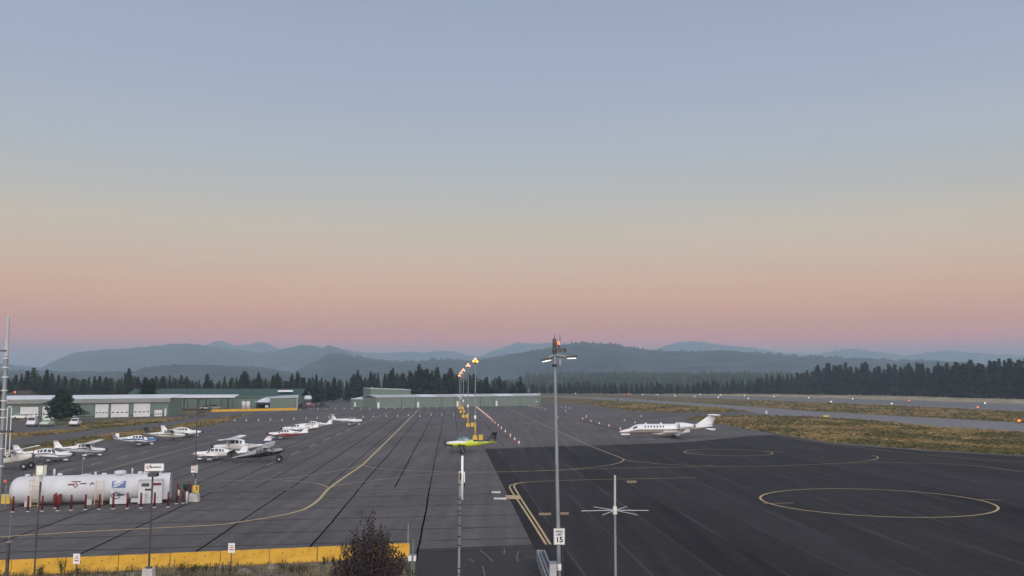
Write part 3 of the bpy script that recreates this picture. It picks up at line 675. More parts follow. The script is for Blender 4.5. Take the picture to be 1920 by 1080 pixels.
# --- long green-roofed building behind
f = Frame(Vector((-142, 346, 0)), Vector((-79.6, 352, 0)), depth=26); rt = f.root('maintenance_building', 'long low building with a dark green metal roof behind the open carport', 'building')
f.mb().box((f.L / 2, f.D / 2, 2.2), (f.L, f.D, 4.4)).build('wall', M_sage2, rt)
m = f.mb(); L, D = f.L, f.D
m.add([(-.8, -.8, 4.35), (L + .5, -.8, 4.35), (L + .5, D / 2, 7.0), (-.8, D / 2, 7.0), (-.8, D + .8, 4.35), (L + .5, D + .8, 4.35), (-.8, -.8, 4.6), (L + .5, -.8, 4.6), (L + .5, D / 2, 7.25), (-.8, D / 2, 7.25), (-.8, D + .8, 4.6), (L + .5, D + .8, 4.6)],
      [(6, 7, 8, 9), (9, 8, 11, 10), (0, 1, 7, 6), (3, 2, 1, 0), (4, 5, 2, 3), (5, 4, 10, 11), (1, 2, 8, 7), (2, 5, 11, 8), (0, 6, 9, 3), (3, 9, 10, 4)]); m.build('roof', M_roofg, rt)
f.mb().prism([(L - 8.5, 3.2), (L - 3.0, 3.2), (L - 3.6, 9.6), (L - 7.6, 9.6)], 6.1, 6.75).build('skylight', M_roofw, rt)
f.mb().box((L / 2, -.83, 4.45), (L, .06, .22)).build('gutter', M_sage, rt)
# --- carport
f = Frame(Vector((-121, 327, 0)), Vector((-98.2, 331, 0)), depth=13); rt = f.root('carport', 'open carport with a thin white roof edge on dark posts left of the white tanks', 'carport')
m = f.mb(); L, D = f.L, f.D
m.add([(-.5, -.5, 4.45), (L + .5, -.5, 4.45), (L + .5, D, 5.1), (-.5, D, 5.1), (-.5, -.5, 4.75), (L + .5, -.5, 4.75), (L + .5, D, 5.35), (-.5, D, 5.35)], [(0, 3, 2, 1), (4, 5, 6, 7), (0, 1, 5, 4), (1, 2, 6, 5), (2, 3, 7, 6), (3, 0, 4, 7)]); m.build('roof', M_roofw, rt)
f.mb().box((L / 2, .1, 4.15), (L, .25, .4)).build('beam', M_trim, rt)
for i in range(7): f.mb().box((L * i / 6 * .985 + .15, .3, 2.0), (.34, .34, 4.0)).build('post', M_trim, rt)
for i in range(3): f.mb().box((L * (i * .33 + .2), D - .6, 2.2), (.3, .3, 4.4)).build('post', M_trim, rt)
# --- small hangar box and shed
sb = G(558.5, 768.3); f = Frame(G(506, 767.3), sb, sb * 1.036); rt = f.root('metal_shed', 'grey-green metal shed with a pale front edge at the end of the yellow barriers', 'shed')
f.mb().box((f.L / 2, f.D / 2, 2.0), (f.L, f.D, 4.0)).build('wall', M_sage, rt)
m = f.mb(); L, D = f.L, f.D
m.add([(-.2, -.2, 3.9), (L + .2, -.2, 4.25), (L + .2, D, 4.9), (-.2, D, 4.5), (-.2, -.2, 4.1), (L + .2, -.2, 4.45), (L + .2, D, 5.1), (-.2, D, 4.7)], [(0, 3, 2, 1), (4, 5, 6, 7), (0, 1, 5, 4), (1, 2, 6, 5), (2, 3, 7, 6), (3, 0, 4, 7)]); m.build('roof', M_gray, rt)
f.mb().box((L - .45, -.08, 2.1), (.35, .16, 4.2)).build('door_post', M_conc, rt)
f.mb().box((L - 1.6, -.05, 1.6), (.12, .1, 3.2)).build('downpipe', M_trim, rt)
f = Frame(G(480, 767), G(505.5, 767.2), depth=9); rt = f.root('storage_shed', 'small open-fronted shed with a white sloping roof between the tanks and the metal shed', 'shed'); L, D = f.L, f.D
m = f.mb(); m.box((L / 2, D - .1, 1.6), (L, .2, 3.2)); m.box((.1, D / 2, 1.5), (.2, D, 3.0)); m.box((L - .1, D / 2, 1.5), (.2, D, 3.0)); m.box((L / 2, .1, 2.2), (L, .2, .7)); m.build('wall', M_trim, rt)
m = f.mb(); m.add([(-.3, -.4, 2.5), (L + .2, -.4, 2.5), (L, D * .8, 4.2), (.5, D * .8, 4.2), (-.3, -.4, 2.65), (L + .2, -.4, 2.65), (L, D * .8, 4.4), (.5, D * .8, 4.4)], [(0, 3, 2, 1), (4, 5, 6, 7), (0, 1, 5, 4), (1, 2, 6, 5), (2, 3, 7, 6), (3, 0, 4, 7)]); m.build('roof', M_roofw, rt)
f.mb().box((L * .78, .02, 1.0), (1.2, .1, .8)).build('window', M_door, rt)
for i, (u, s) in enumerate(((465.7, 'left'), (474, 'right'))):
    t = thing('storage_tank', f'upright white storage tank, {s} of the pair beside the green-roofed building', 'tank', (G(u, 768).x * 1.03, 342, 0), 0, 'upright white tanks')
    MB().lathe([(0, .78), (2.5, .78), (2.85, .5), (3.0, .12)], (0, 0, 0), (0, 0, 1), 16).build('tank_body', M_door, t, True); MB().bar((0, 0, 3.0), (0, 0, 3.15), .2).build('lid', M_gray, t)
# --- far hangar row
f = Frame(G(705.6, 765.6), G(1011.9, 760.4), depth=14); rt = f.root('hangar_row', 'long low sage green row of hangars across the far end of the apron', 'hangar'); L, D = f.L, f.D
f.mb().box((L / 2, D / 2, 2.0), (L, D, 4.0)).build('wall', M_sage, rt)
m = f.mb()
m.add([(-.2, -.25, 4.0), (L + .2, -.25, 4.0), (L + .2, D / 2, 4.75), (-.2, D / 2, 4.75), (-.2, D + .2, 4.0), (L + .2, D + .2, 4.0), (-.2, -.25, 4.2), (L + .2, -.25, 4.2), (L + .2, D / 2, 4.95), (-.2, D / 2, 4.95), (-.2, D + .2, 4.2), (L + .2, D + .2, 4.2)],
      [(6, 7, 8, 9), (9, 8, 11, 10), (0, 1, 7, 6), (3, 2, 1, 0), (4, 5, 2, 3), (5, 4, 10, 11), (1, 2, 8, 7), (2, 5, 11, 8), (0, 6, 9, 3), (3, 9, 10, 4)]); m.build('roof', M_gray, rt)
for (u0, u1) in ((791, 820), (864, 893), (935.5, 965)): x0, x1 = f.x_of(u0), f.x_of(u1); f.mb().add([(x0, -.1, 4.27), (x1, -.1, 4.27), (x1, 5.6, 4.9), (x0, 5.6, 4.9), (x0, -.1, 4.22), (x1, -.1, 4.22), (x1, 5.6, 4.82), (x0, 5.6, 4.82)], [(0, 1, 2, 3), (7, 6, 5, 4), (0, 4, 5, 1), (1, 5, 6, 2), (2, 6, 7, 3), (3, 7, 4, 0)]).build('skylight', M_roofw, rt)
for (u0, u1) in ((707, 753), (755, 779.5), (781, 828), (829.5, 853), (856, 901), (903, 926), (930, 975), (976.5, 1009)):
    x0, x1 = f.x_of(u0), f.x_of(u1); d = f.mb().box(((x0 + x1) / 2, -.04, 1.85), (x1 - x0 - .3, .08, 3.55)).build('hangar_door', M_sage, rt)
    f.mb().box((x1 - .05, -.06, 1.9), (.16, .12, 3.7)).build('door_track', M_trim, d)
f.mb().box((f.x_of(1006), -.12, 1.7), (.9, .06, .35)).build('number_plate', M_door, rt)
for u in (709.3, 783.6, 857.6, 930.8): f.mb().box((f.x_of(u), -.12, 1.15), (.75, .12, 2.1)).build('door', M_signw, rt)
f = Frame(G(658.5, 763.6), G(705, 764.6), depth=11); rt = f.root('small_hangar', 'lower sage shed with a pale roof joined to the left end of the hangar row', 'hangar'); L, D = f.L, f.D
f.mb().box((L / 2, D / 2, 1.6), (L, D, 3.2)).build('wall', M_sage, rt)
m = f.mb(); m.add([(-.2, -.2, 3.15), (L - .1, -.2, 3.15), (L - .1, D, 4.4), (.8, D, 4.4), (-.2, -.2, 3.3), (L - .1, -.2, 3.3), (L - .1, D, 4.6), (.8, D, 4.6)], [(0, 3, 2, 1), (4, 5, 6, 7), (0, 1, 5, 4), (1, 2, 6, 5), (2, 3, 7, 6), (3, 0, 4, 7)]); m.build('roof', M_roofw, rt)
f.mb().box((f.x_of(666), -.08, 1.1), (.8, .12, 1.8)).build('door', M_signw, rt)
f = Frame(Vector(((697 - 960) / F * 420, 420, 0)), Vector(((771 - 960) / F * 428, 428, 0)), depth=12); rt = f.root('large_hangar', 'taller sage hangar rising behind the left half of the hangar row', 'hangar'); L, D = f.L, f.D
f.mb().add([(0, 0, 0), (L, 0, 0), (L, D, 0), (0, D, 0), (0, 0, 6.6), (L, 0, 6.0), (L, D, 6.0), (0, D, 6.6)], [(0, 3, 2, 1), (4, 5, 6, 7), (0, 1, 5, 4), (1, 2, 6, 5), (2, 3, 7, 6), (3, 0, 4, 7)]).build('wall', M_sage2, rt)
f.mb().add([(-.2, -.3, 6.6), (L + .3, -.3, 6.0), (L + .3, D, 6.3), (-.2, D, 6.9), (-.2, -.3, 6.85), (L + .3, -.3, 6.25), (L + .3, D, 6.55), (-.2, D, 7.15)], [(0, 3, 2, 1), (4, 5, 6, 7), (0, 1, 5, 4), (1, 2, 6, 5), (2, 3, 7, 6), (3, 0, 4, 7)]).build('roof', M_gray, rt)
f.mb().box((.2, -.3, 7.1), (.4, .3, .9)).build('vent', M_gray, rt)
# pale low building just past the right end of the hangar row
f = Frame(Vector(((994 - 960) / F * 425, 425, 0)), Vector(((1013 - 960) / F * 425, 427, 0)), depth=8); rt = f.root('small_hangar', 'small building with a pale roof peeking out behind the right end of the hangar row', 'hangar')
f.mb().box((f.L / 2, f.D / 2, 2.1), (f.L, f.D, 4.2)).build('wall', M_sage2, rt); f.mb().box((f.L / 2, f.D / 2, 4.3), (f.L + .4, f.D + .4, .3)).build('roof', M_roofw, rt)
# dark house far left behind the garage
f = Frame(Vector(((12 - 960) / F * 330, 330, 0)), Vector(((60 - 960) / F * 330, 330, 0)), depth=9); rt = f.root('wooden_house', 'dark low house behind the left end of the garage roof', 'house')
f.mb().box((f.L / 2, f.D / 2, 2.4), (f.L, f.D, 4.8)).build('wall', M_trim, rt)
f.mb().add([(-.4, -.4, 4.7), (f.L + .4, -.4, 4.7), (f.L + .4, f.D + .4, 4.7), (-.4, f.D + .4, 4.7), (1.5, f.D / 2, 6.9), (f.L - 1.5, f.D / 2, 6.9)], [(0, 3, 2, 1), (0, 1, 5, 4), (1, 2, 5), (2, 3, 4, 5), (3, 0, 4)]).build('roof', M_bark, rt)
# the building under the camera: only its roof edge shows
rt = thing('terminal_building', 'dark roof edge of the building below, at the bottom of the picture', 'building', (.7, 8.0, 0))
MB().box((0, 0, 3.55), (4.4, 12.0, 7.1)).build('wall', M_sage2, rt)
MB().add([(-1.65, 6.0, 7.1), (1.45, 6.0, 7.1), (2.2, 5.9, 7.1), (2.5, -6, 7.1), (-2.5, -6, 7.1), (-1.65, 6.06, 7.37), (.92, 6.08, 7.41), (1.45, 6.06, 7.37), (2.3, 5.6, 7.28), (2.5, -6, 7.3), (-2.5, -6, 7.3)],
         [(4, 3, 2, 1, 0), (5, 6, 7, 8, 9, 10), (0, 1, 7, 6, 5), (1, 2, 8, 7), (2, 3, 9, 8), (3, 4, 10, 9), (4, 0, 5, 10)]).build('roof', mat('blue_grey_roof', (.10, .13, .15), .5, metal=.2), rt)
MB().bar((-1.65, 6.1, 7.39), (.92, 6.12, 7.43), .02).bar((.92, 6.12, 7.43), (1.47, 6.1, 7.39), .02).build('gutter', M_dsteel, rt)
# ================================================================== AIRCRAFT
def tab(t, f):
    """smooth (monotone cubic) interpolation"""
    if f <= t[0][0]: return t[0][1]
    for i in range(len(t) - 1):
        if f <= t[i + 1][0]:
            x0, y0 = t[i]; x1, y1 = t[i + 1]; h = x1 - x0; s = (f - x0) / h; dd = (y1 - y0) / h
            def sl(j):
                if j <= 0 or j >= len(t) - 1: return (t[1][1] - t[0][1]) / (t[1][0] - t[0][0]) if j <= 0 else (t[-1][1] - t[-2][1]) / (t[-1][0] - t[-2][0])
                a = (t[j][1] - t[j - 1][1]) / (t[j][0] - t[j - 1][0]); b_ = (t[j + 1][1] - t[j][1]) / (t[j + 1][0] - t[j][0])
                return 0 if a * b_ <= 0 else 2 * a * b_ / (a + b_)
            m0, m1 = sl(i), sl(i + 1)
            return (2 * s ** 3 - 3 * s ** 2 + 1) * y0 + (s ** 3 - 2 * s ** 2 + s) * h * m0 + (-2 * s ** 3 + 3 * s ** 2) * y1 + (s ** 3 - s ** 2) * h * m1
    return t[-1][1]
class Hull:
    def __init__(s, L, nose, zb, zt, hw, p=2.3): s.L, s.nose, s.zb, s.zt, s.hw, s.p = L, nose, zb, zt, hw, p
    def P(s, f, t, side, off=0.0):
        zb, zt, hw = tab(s.zb, f), tab(s.zt, f), tab(s.hw, f)
        y = hw * max(0, 1 - abs(2 * t - 1) ** s.p) ** (1 / s.p)
        return Vector((s.nose - f * s.L, side * (y + off), zb + (zt - zb) * t + (off if t > .9 else 0)))
    def fuselage(s, mats, levels, idx, parent, name='fuselage', n=34):
        """levels: t values; idx[i] material between levels i and i+1 (a callable gets f)"""
        b = MB(); fs = [i / n for i in range(n + 1)]; k = len(levels)
        ringf = lambda f: [s.P(f, t, 1) for t in levels] + [s.P(f, t, -1) for t in reversed(levels[1:-1])]
        m = 2 * k - 2; vs = []
        for f in fs: vs += ringf(f)
        b.add(vs, [])
        for i in range(n):
            for j in range(m):
                jj = j if j < k - 1 else m - 1 - j
                mi = idx[jj] if not callable(idx[jj]) else idx[jj]((fs[i] + fs[i + 1]) / 2)
                b.f.append([i * m + j, (i + 1) * m + j, (i + 1) * m + (j + 1) % m, i * m + (j + 1) % m]); b.m.append(mi)
        b.f.append(list(range(m))); b.m.append(idx[0] if not callable(idx[0]) else idx[0](0)); b.f.append([n * m + i for i in reversed(range(m))]); b.m.append(0)
        return b.build(name, mats, parent, True)
    def patch(s, b, f0, f1, t0, t1, side, off=.012, mi=0, slant=0.0, n=3):
        g = []
        for i in range(n + 1):
            for j in range(n + 1):
                t = t0 + (t1 - t0) * j / n; f = f0 + (f1 - f0) * i / n + slant * j / n
                g.append(s.P(f, t, side, off))
        o = n + 1; b.add(g, [(i * o + j, (i + 1) * o + j, (i + 1) * o + j + 1, i * o + j + 1) for i in range(n) for j in range(n)], mi)
def airfoil(b, r0, c0, r1, c1, th=.12, mi=0, vert=False):
    """lifting surface from root LE point r0 with chord c0 to tip LE r1 chord c1; chord runs towards -x"""
    prof = [(0, 0), (.06, .30), (.25, .5), (.5, .42), (.8, .16), (1, 0), (.8, -.10), (.5, -.3), (.25, -.4), (.06, -.25)]
    vs = []; N = 3
    for k in range(N + 1):
        t = k / N; o = Vector(r0).lerp(Vector(r1), t); c = c0 + (c1 - c0) * t
        for x, z in prof:
            d = Vector((-x * c, 0, 0)); h = z * th * c
            vs.append(o + d + (Vector((0, h, 0)) if vert else Vector((0, 0, h))))
    n = len(prof); fs = [tuple(range(n)), tuple(reversed([N * n + i for i in range(n)]))]
    for k in range(N): fs += [(k * n + i, k * n + (i + 1) % n, (k + 1) * n + (i + 1) % n, (k + 1) * n + i) for i in range(n)]
    return b.add(vs, fs, mi)
def wheel(parent, c, r, w_, name='wheel', M=M_rubber, hub=M_gray):
    o = MB().lathe([(-w_ / 2, r * .55), (-w_ / 2, r * .85), (-w_ * .3, r), (w_ * .3, r), (w_ / 2, r * .85), (w_ / 2, r * .55)], c, (0, 1, 0), 18).build(name, M, parent, True)
    MB().lathe([(-w_ / 2 - .01, r * .1), (-w_ / 2 - .01, r * .42), (w_ / 2 + .01, r * .42), (w_ / 2 + .01, r * .1)], c, (0, 1, 0), 12).build('hub', hub, o, True)
def light_plane(label, group, loc, head, scale=1.0, wing='low', tail='conv', paint=M_white, belly=None, stripe=None, wingm=None, finm=None, fin_tip=None, fin_base=None, pants=True, prop='dark', spinner=M_black, canopy=False, name='light_aircraft', stripe_t=(.40, .52), win=4, big=False, zs=.98, nose_low=None, cowl_to=.2, text_marks=True, cowl=None, topm=None, L=8.0, cover=None):
    rt = thing(name, label, 'airplane', loc, head, group, scale); rt.scale = (scale, scale, scale * zs)
    wingm = wingm or paint; belly = belly or paint; stripe = stripe or paint; finm = finm or paint
    if wing == 'low':
        zb = [(0, 1.12), (.05, .90), (.15, .76), (.4, .70), (.55, .76), (.8, 1.08), (1, 1.38)]
        zt = [(0, 1.26), (.05, 1.48), (.22, 1.58), (.28, 1.72), (.36, 2.05), (.42, 2.12), (.52, 2.06), (.66, 1.80), (.82, 1.62), (1, 1.52)]
        hw = [(0, .1), (.05, .38), (.15, .50), (.35, .58), (.52, .54), (.75, .28), (1, .05)]
    elif wing == 'high':
        zb = [(0, .98), (.05, .78), (.15, .64), (.4, .58), (.55, .66), (.8, 1.05), (1, 1.30)]
        zt = [(0, 1.14), (.05, 1.34), (.22, 1.46), (.27, 1.62), (.34, 2.08), (.42, 2.16), (.50, 2.12), (.60, 1.78), (.8, 1.58), (1, 1.46)]
        hw = [(0, .1), (.05, .38), (.15, .50), (.35, .55), (.50, .50), (.75, .24), (1, .05)]
    else:   # slim two-seat trainer with a bubble canopy
        zb = [(0, 1.05), (.05, .86), (.15, .74), (.4, .68), (.55, .74), (.8, 1.06), (1, 1.24)]
        zt = [(0, 1.22), (.05, 1.38), (.2, 1.50), (.3, 1.60), (.5, 1.66), (.66, 1.60), (.82, 1.52), (1, 1.42)]
        hw = [(0, .1), (.05, .36), (.15, .46), (.35, .54), (.5, .52), (.75, .26), (1, .05)]
    H = Hull(L, 2.75, zb, zt, hw)
    lv = [0, .08, .18, .30, stripe_t[0], stripe_t[1], .64, .76, .88, .96, 1]
    mats = [paint, belly, stripe, cowl or paint, topm or paint, nose_low or belly]; dz = .17 if wing == 'low' else 0; rt.location.z -= dz * scale * zs
    nl = lambda f: 5 if f < .16 else 1
    H.fuselage(mats, lv, [nl, nl, nl, nl, 2, (lambda f: 3 if f < cowl_to else 0), (lambda f: 3 if f < cowl_to else 0)] + [(lambda f: 4 if f > .55 else (3 if f < cowl_to else 0))] * 3, rt)
    hs = 1.0
    # wings
    for s in (1, -1):
        b = MB()
        if wing == 'high': airfoil(b, (.85, s * .3, 2.17), 1.62, (.62, s * 5.3, 2.36), 1.15, .13); b.bar((.25, s * .52, .85), (.2, s * 2.4, 2.2), .035, .035, 6)
        else: airfoil(b, (.95, s * .35, .86), 1.9 if wing == 'low' else 1.5, (.55, s * 4.7, 1.28), 1.15 if wing == 'low' else .9, .13)
        b.build('wing', wingm, rt, True)
    if wing != 'high':
        for s in (1, -1): MB().box((.35, s * 4.72, 1.3), (.35, .10, .07)).build('wingtip_light', M_redb, rt)
    # tail
    xt = 2.75 - L
    if tail == 'v':
        for s in (1, -1): airfoil(MB(), (xt + 1.15, s * .06, 1.45), 1.1, (xt + .55, s * 1.25, 2.30), .62, .10).build('tail_fin', finm, rt, True)
    else:
        fz = 2.62 if tail != 't' else 2.55
        b = MB(); airfoil(b, (xt + 1.45, 0, 1.42), 1.45, (xt + .42, 0, fz), .72, .09, 0, True)
        fo = b.build('tail_fin', finm, rt, True)
        if fin_base: b = MB(); airfoil(b, (xt + 1.47, 0, 1.40), 1.49, (xt + 1.02, 0, 1.92), 1.22, .12, 0, True); b.build('fin_base', fin_base, fo, True)
        if fin_tip: MB().box((xt + .2, 0, fz - .14), (.70, .09, .30)).build('fin_tip', fin_tip, fo)
        z = 1.46 if tail == 'conv' else fz + .02; xx = xt + .95 if tail == 'conv' else xt + .55
        for s in (1, -1): airfoil(MB(), (xx, s * .04, z), .95, (xx - .25, s * 1.65, z + .02), .62, .09).build('tailplane', paint, rt, True)
    # glass
    if wing == 'bubble' or canopy:
        b = MB(); pr = []; n = 9
        for i in range(n + 1):
            t = i / n; x = 1.05 - 2.35 * t; hgt = .64 * math.sin(math.pi * min(1, t * 1.0 + .02)) ** .6; wd = .46 * math.sin(math.pi * (t * .92 + .04)) ** .5
            for j in range(9):
                a = math.pi * j / 8; pr.append(Vector((x, wd * math.cos(a), 1.52 + hgt * math.sin(a))))
        b.add(pr, [(i * 9 + j, i * 9 + j + 1, (i + 1) * 9 + j + 1, (i + 1) * 9 + j) for i in range(n) for j in range(8)])
        co = b.build('canopy', cover or M_canopy, rt, True)
        MB().box((.25, 0, 1.90), (.07, .95, .52)).build('canopy_frame', M_dsteel, co)
    else:
        t0, t1 = (.62, .90)
        xs = [(.345, .405), (.42, .475), (.49, .535), (.548, .578)][:win]
        if wing == 'high': xs = [(.33, .39), (.405, .46), (.475, .515)][:win]
        for s in (1, -1):
            for (a, c) in xs: b = MB(); H.patch(b, a, c, t0, t1, s); b.build('window', M_glass, rt)
        b = MB()
        for s in (1, -1): H.patch(b, .262, .315, .60, .985, s, .014, slant=.035, n=5)
        b.build('windshield', M_glass if not cover else cover, rt)
    # nose
    px = 2.75 + .02; pz = 1.19 if wing != 'high' else 1.06
    pr = MB()
    for k in range(3 if prop == '3' else 2):
        a = (R(20) if prop != '3' else R(10)) + k * math.pi * 2 / (3 if prop == '3' else 2)
        d = Vector((0, math.cos(a), math.sin(a))); n_ = Vector((0, -math.sin(a), math.cos(a)))
        p0 = Vector((px + .04, 0, pz))
        pr.add([p0 - n_ * .05 + Vector((.05, 0, 0)), p0 + n_ * .05 - Vector((.05, 0, 0)), p0 + d * .5 + n_ * .08, p0 + d * .92 + n_ * .05, p0 + d * .95, p0 + d * .9 - n_ * .05, p0 + d * .45 - n_ * .08] + [], [tuple(range(7))])
        pr.add([v - Vector((.07, 0, 0)) for v in pr.v[-7:]], [tuple(reversed(range(7)))])
    pr.build('propeller', M_black, rt)
    MB().lathe([(0, .17), (.12, .155), (.24, .09), (.30, .01)], (px - .02, 0, pz), (1, 0, 0), 12).build('spinner', spinner, rt, True)
    # gear
    if not big:
        for s in (1, -1):
            MB().bar((-.05, s * .45, .75), (-.05, s * 1.25, .28 + dz), .045, .035, 6).build('gear_leg', paint if pants else M_dsteel, rt)
            wheel(rt, (-.05, s * 1.28, .21 + dz), .21, .16)
            if pants: MB().lathe([(-.45, .01), (-.3, .12), (0, .19), (.22, .17), (.36, .02)], (-.1, s * 1.28, .30 + dz), (1, 0, 0), 12).build('wheel_fairing', paint, rt, True)
        MB().bar((1.75, 0, .8), (1.85, 0, .22 + dz), .05, .04, 6).build('nose_gear_leg', M_dsteel, rt); wheel(rt, (1.85, 0, .19 + dz), .19, .14)
        if pants: MB().lathe([(-.4, .01), (-.25, .11), (0, .16), (.2, .14), (.32, .02)], (1.82, 0, .28 + dz), (1, 0, 0), 12).build('wheel_fairing', paint, rt, True)
    if text_marks:
        mk = MB(); q = random.Random(int(abs(loc[0]) * 100))
        for s in (1, -1):
            for i in range(6): a = .66 + i * .021; H.patch(mk, a, a + q.uniform(.010, .016), .50, .68, s, .014, n=1)
        mk.build('registration_lettering', M_trim, rt)
    return rt
def taildragger(label, group, loc, head, scale, bodytop, bodylow, wingm, finm, cover=True, skylight=None):
    rt = thing('tailwheel_aircraft', label, 'airplane', loc, head, group, scale)
    tilt = bpy.data.objects  # the body is modelled nose-up already
    L = 6.9; a = R(8.5); ca, sa = math.cos(a), math.sin(a)
    zb = [(0, 1.25), (.05, 1.02), (.2, .86), (.4, .84), (.6, .96), (.85, 1.20), (1, 1.34)]
    zt = [(0, 1.45), (.05, 1.68), (.2, 1.78), (.26, 2.0), (.31, 2.22), (.45, 2.20), (.58, 1.92), (.85, 1.58), (1, 1.46)]
    hw = [(0, .15), (.05, .38), (.2, .42), (.35, .42), (.5, .36), (.8, .18), (1, .04)]
    H = Hull(L, 1.65, zb, zt, hw, 3.0)
    rot = lambda b: (setattr(b, 'v', [Vector((v.x * ca - (v.z - .4) * sa, v.y, v.x * sa + (v.z - .4) * ca + .4)) for v in b.v]), b)[1]
    b = MB(); lv = [0, .1, .25, .42, .5, .65, .8, .92, 1]; n = 24; k = len(lv); m = 2 * k - 2
    vs = []
    for i in range(n + 1):
        f_ = i / n; vs += [H.P(f_, t, 1) for t in lv] + [H.P(f_, t, -1) for t in reversed(lv[1:-1])]
    b.add(vs, [])
    for i in range(n):
        for j in range(m):
            jj = j if j < k - 1 else m - 1 - j; b.f.append([i * m + j, (i + 1) * m + j, (i + 1) * m + (j + 1) % m, i * m + (j + 1) % m]); b.m.append(1 if jj < 4 else 0)
    b.f.append(list(range(m))); b.m.append(1)
    rot(b).build('fuselage', [bodytop, bodylow], rt, True)
    for s in (1, -1):
        b = MB(); airfoil(b, (.55, s * .25, 2.26), 1.6, (.5, s * 5.1, 2.38), 1.5, .12); rot(b).build('wing', wingm, rt, True)
        b = MB(); b.bar((.3, s * .42, .95), (.15, s * 2.6, 2.27), .03, .03, 6); b.bar((-.35, s * .42, 1.0), (-.5, s * 2.6, 2.27), .025, .025, 6); rot(b).build('wing_strut', bodytop, rt)
        b = MB(); airfoil(b, (-4.25, s * .05, 1.42), .95, (-4.5, s * 1.45, 1.43), .55, .06); rot(b).build('tailplane', bodytop, rt, True)
        b = MB(); b.bar((.75, s * .3, .95), (.95, s * .85, .42), .035, .03, 6); b.bar((.25, s * .3, .95), (.95, s * .85, .42), .025, .02, 6); b.build('gear_leg', M_dsteel, rt)
        wheel(rt, (.95, s * .98, .40), .40, .28)
        for (p, q_) in ((.335, .39), (.405, .46), (.47, .52)): b = MB(); H.patch(b, p, q_, .55, .88, s, .012); rot(b).build('window', M_glass, rt)
    b = MB()
    for s in (1, -1): H.patch(b, .235, .30, .55, .98, s, .014, slant=.02, n=4)
    rot(b).build('windshield', M_silver if cover else M_glass, rt)
    b = MB(); airfoil(b, (-4.0, 0, 1.45), 1.15, (-4.75, 0, 2.38), .55, .07, 0, True); rot(b); fo = b.build('tail_fin', finm, rt, True)
    b = MB(); b.add([(-5.15, -.03, 1.35), (-5.75, -.03, 1.55), (-5.78, -.03, 2.1), (-5.3, -.03, 2.42), (-5.15, .03, 1.35), (-5.75, .03, 1.55), (-5.78, .03, 2.1), (-5.3, .03, 2.42)], [(3, 2, 1, 0), (4, 5, 6, 7), (0, 1, 5, 4), (1, 2, 6, 5), (2, 3, 7, 6), (3, 0, 4, 7)]); rot(b).build('rudder', finm, rt)
    b = MB(); b.bar((-4.9, 0, 1.25), (-5.05, 0, .98), .03); rot(b).build('tail_gear_leg', M_dsteel, rt); 
    v = Vector((-5.08, 0, .93)); v = Vector((v.x * ca - (v.z - .4) * sa, 0, v.x * sa + (v.z - .4) * ca + .4)); wheel(rt, (v.x, 0, .12), .12, .08)
    MB().bar((v.x, 0, .12), (v.x + .1, 0, v.z + .05), .025).build('tail_spring', M_dsteel, rt)
    b = MB()
    for k in range(2):
        d = Vector((0, math.cos(R(70) + k * math.pi), math.sin(R(70) + k * math.pi))); n_ = Vector((0, -d.z, d.y)); p0 = Vector((1.7, 0, 1.36))
        b.add([p0 - n_ * .06, p0 + n_ * .06, p0 + d * .5 + n_ * .09, p0 + d * .95 + n_ * .06, p0 + d * .95 - n_ * .05, p0 + d * .4 - n_ * .09], [tuple(range(6))])
    rot(b).build('propeller', M_black, rt); b = MB(); b.lathe([(0, .16), (.15, .12), (.26, .01)], (1.64, 0, 1.36), (1, 0, 0), 12); rot(b).build('spinner', M_black, rt, True)
    return rt
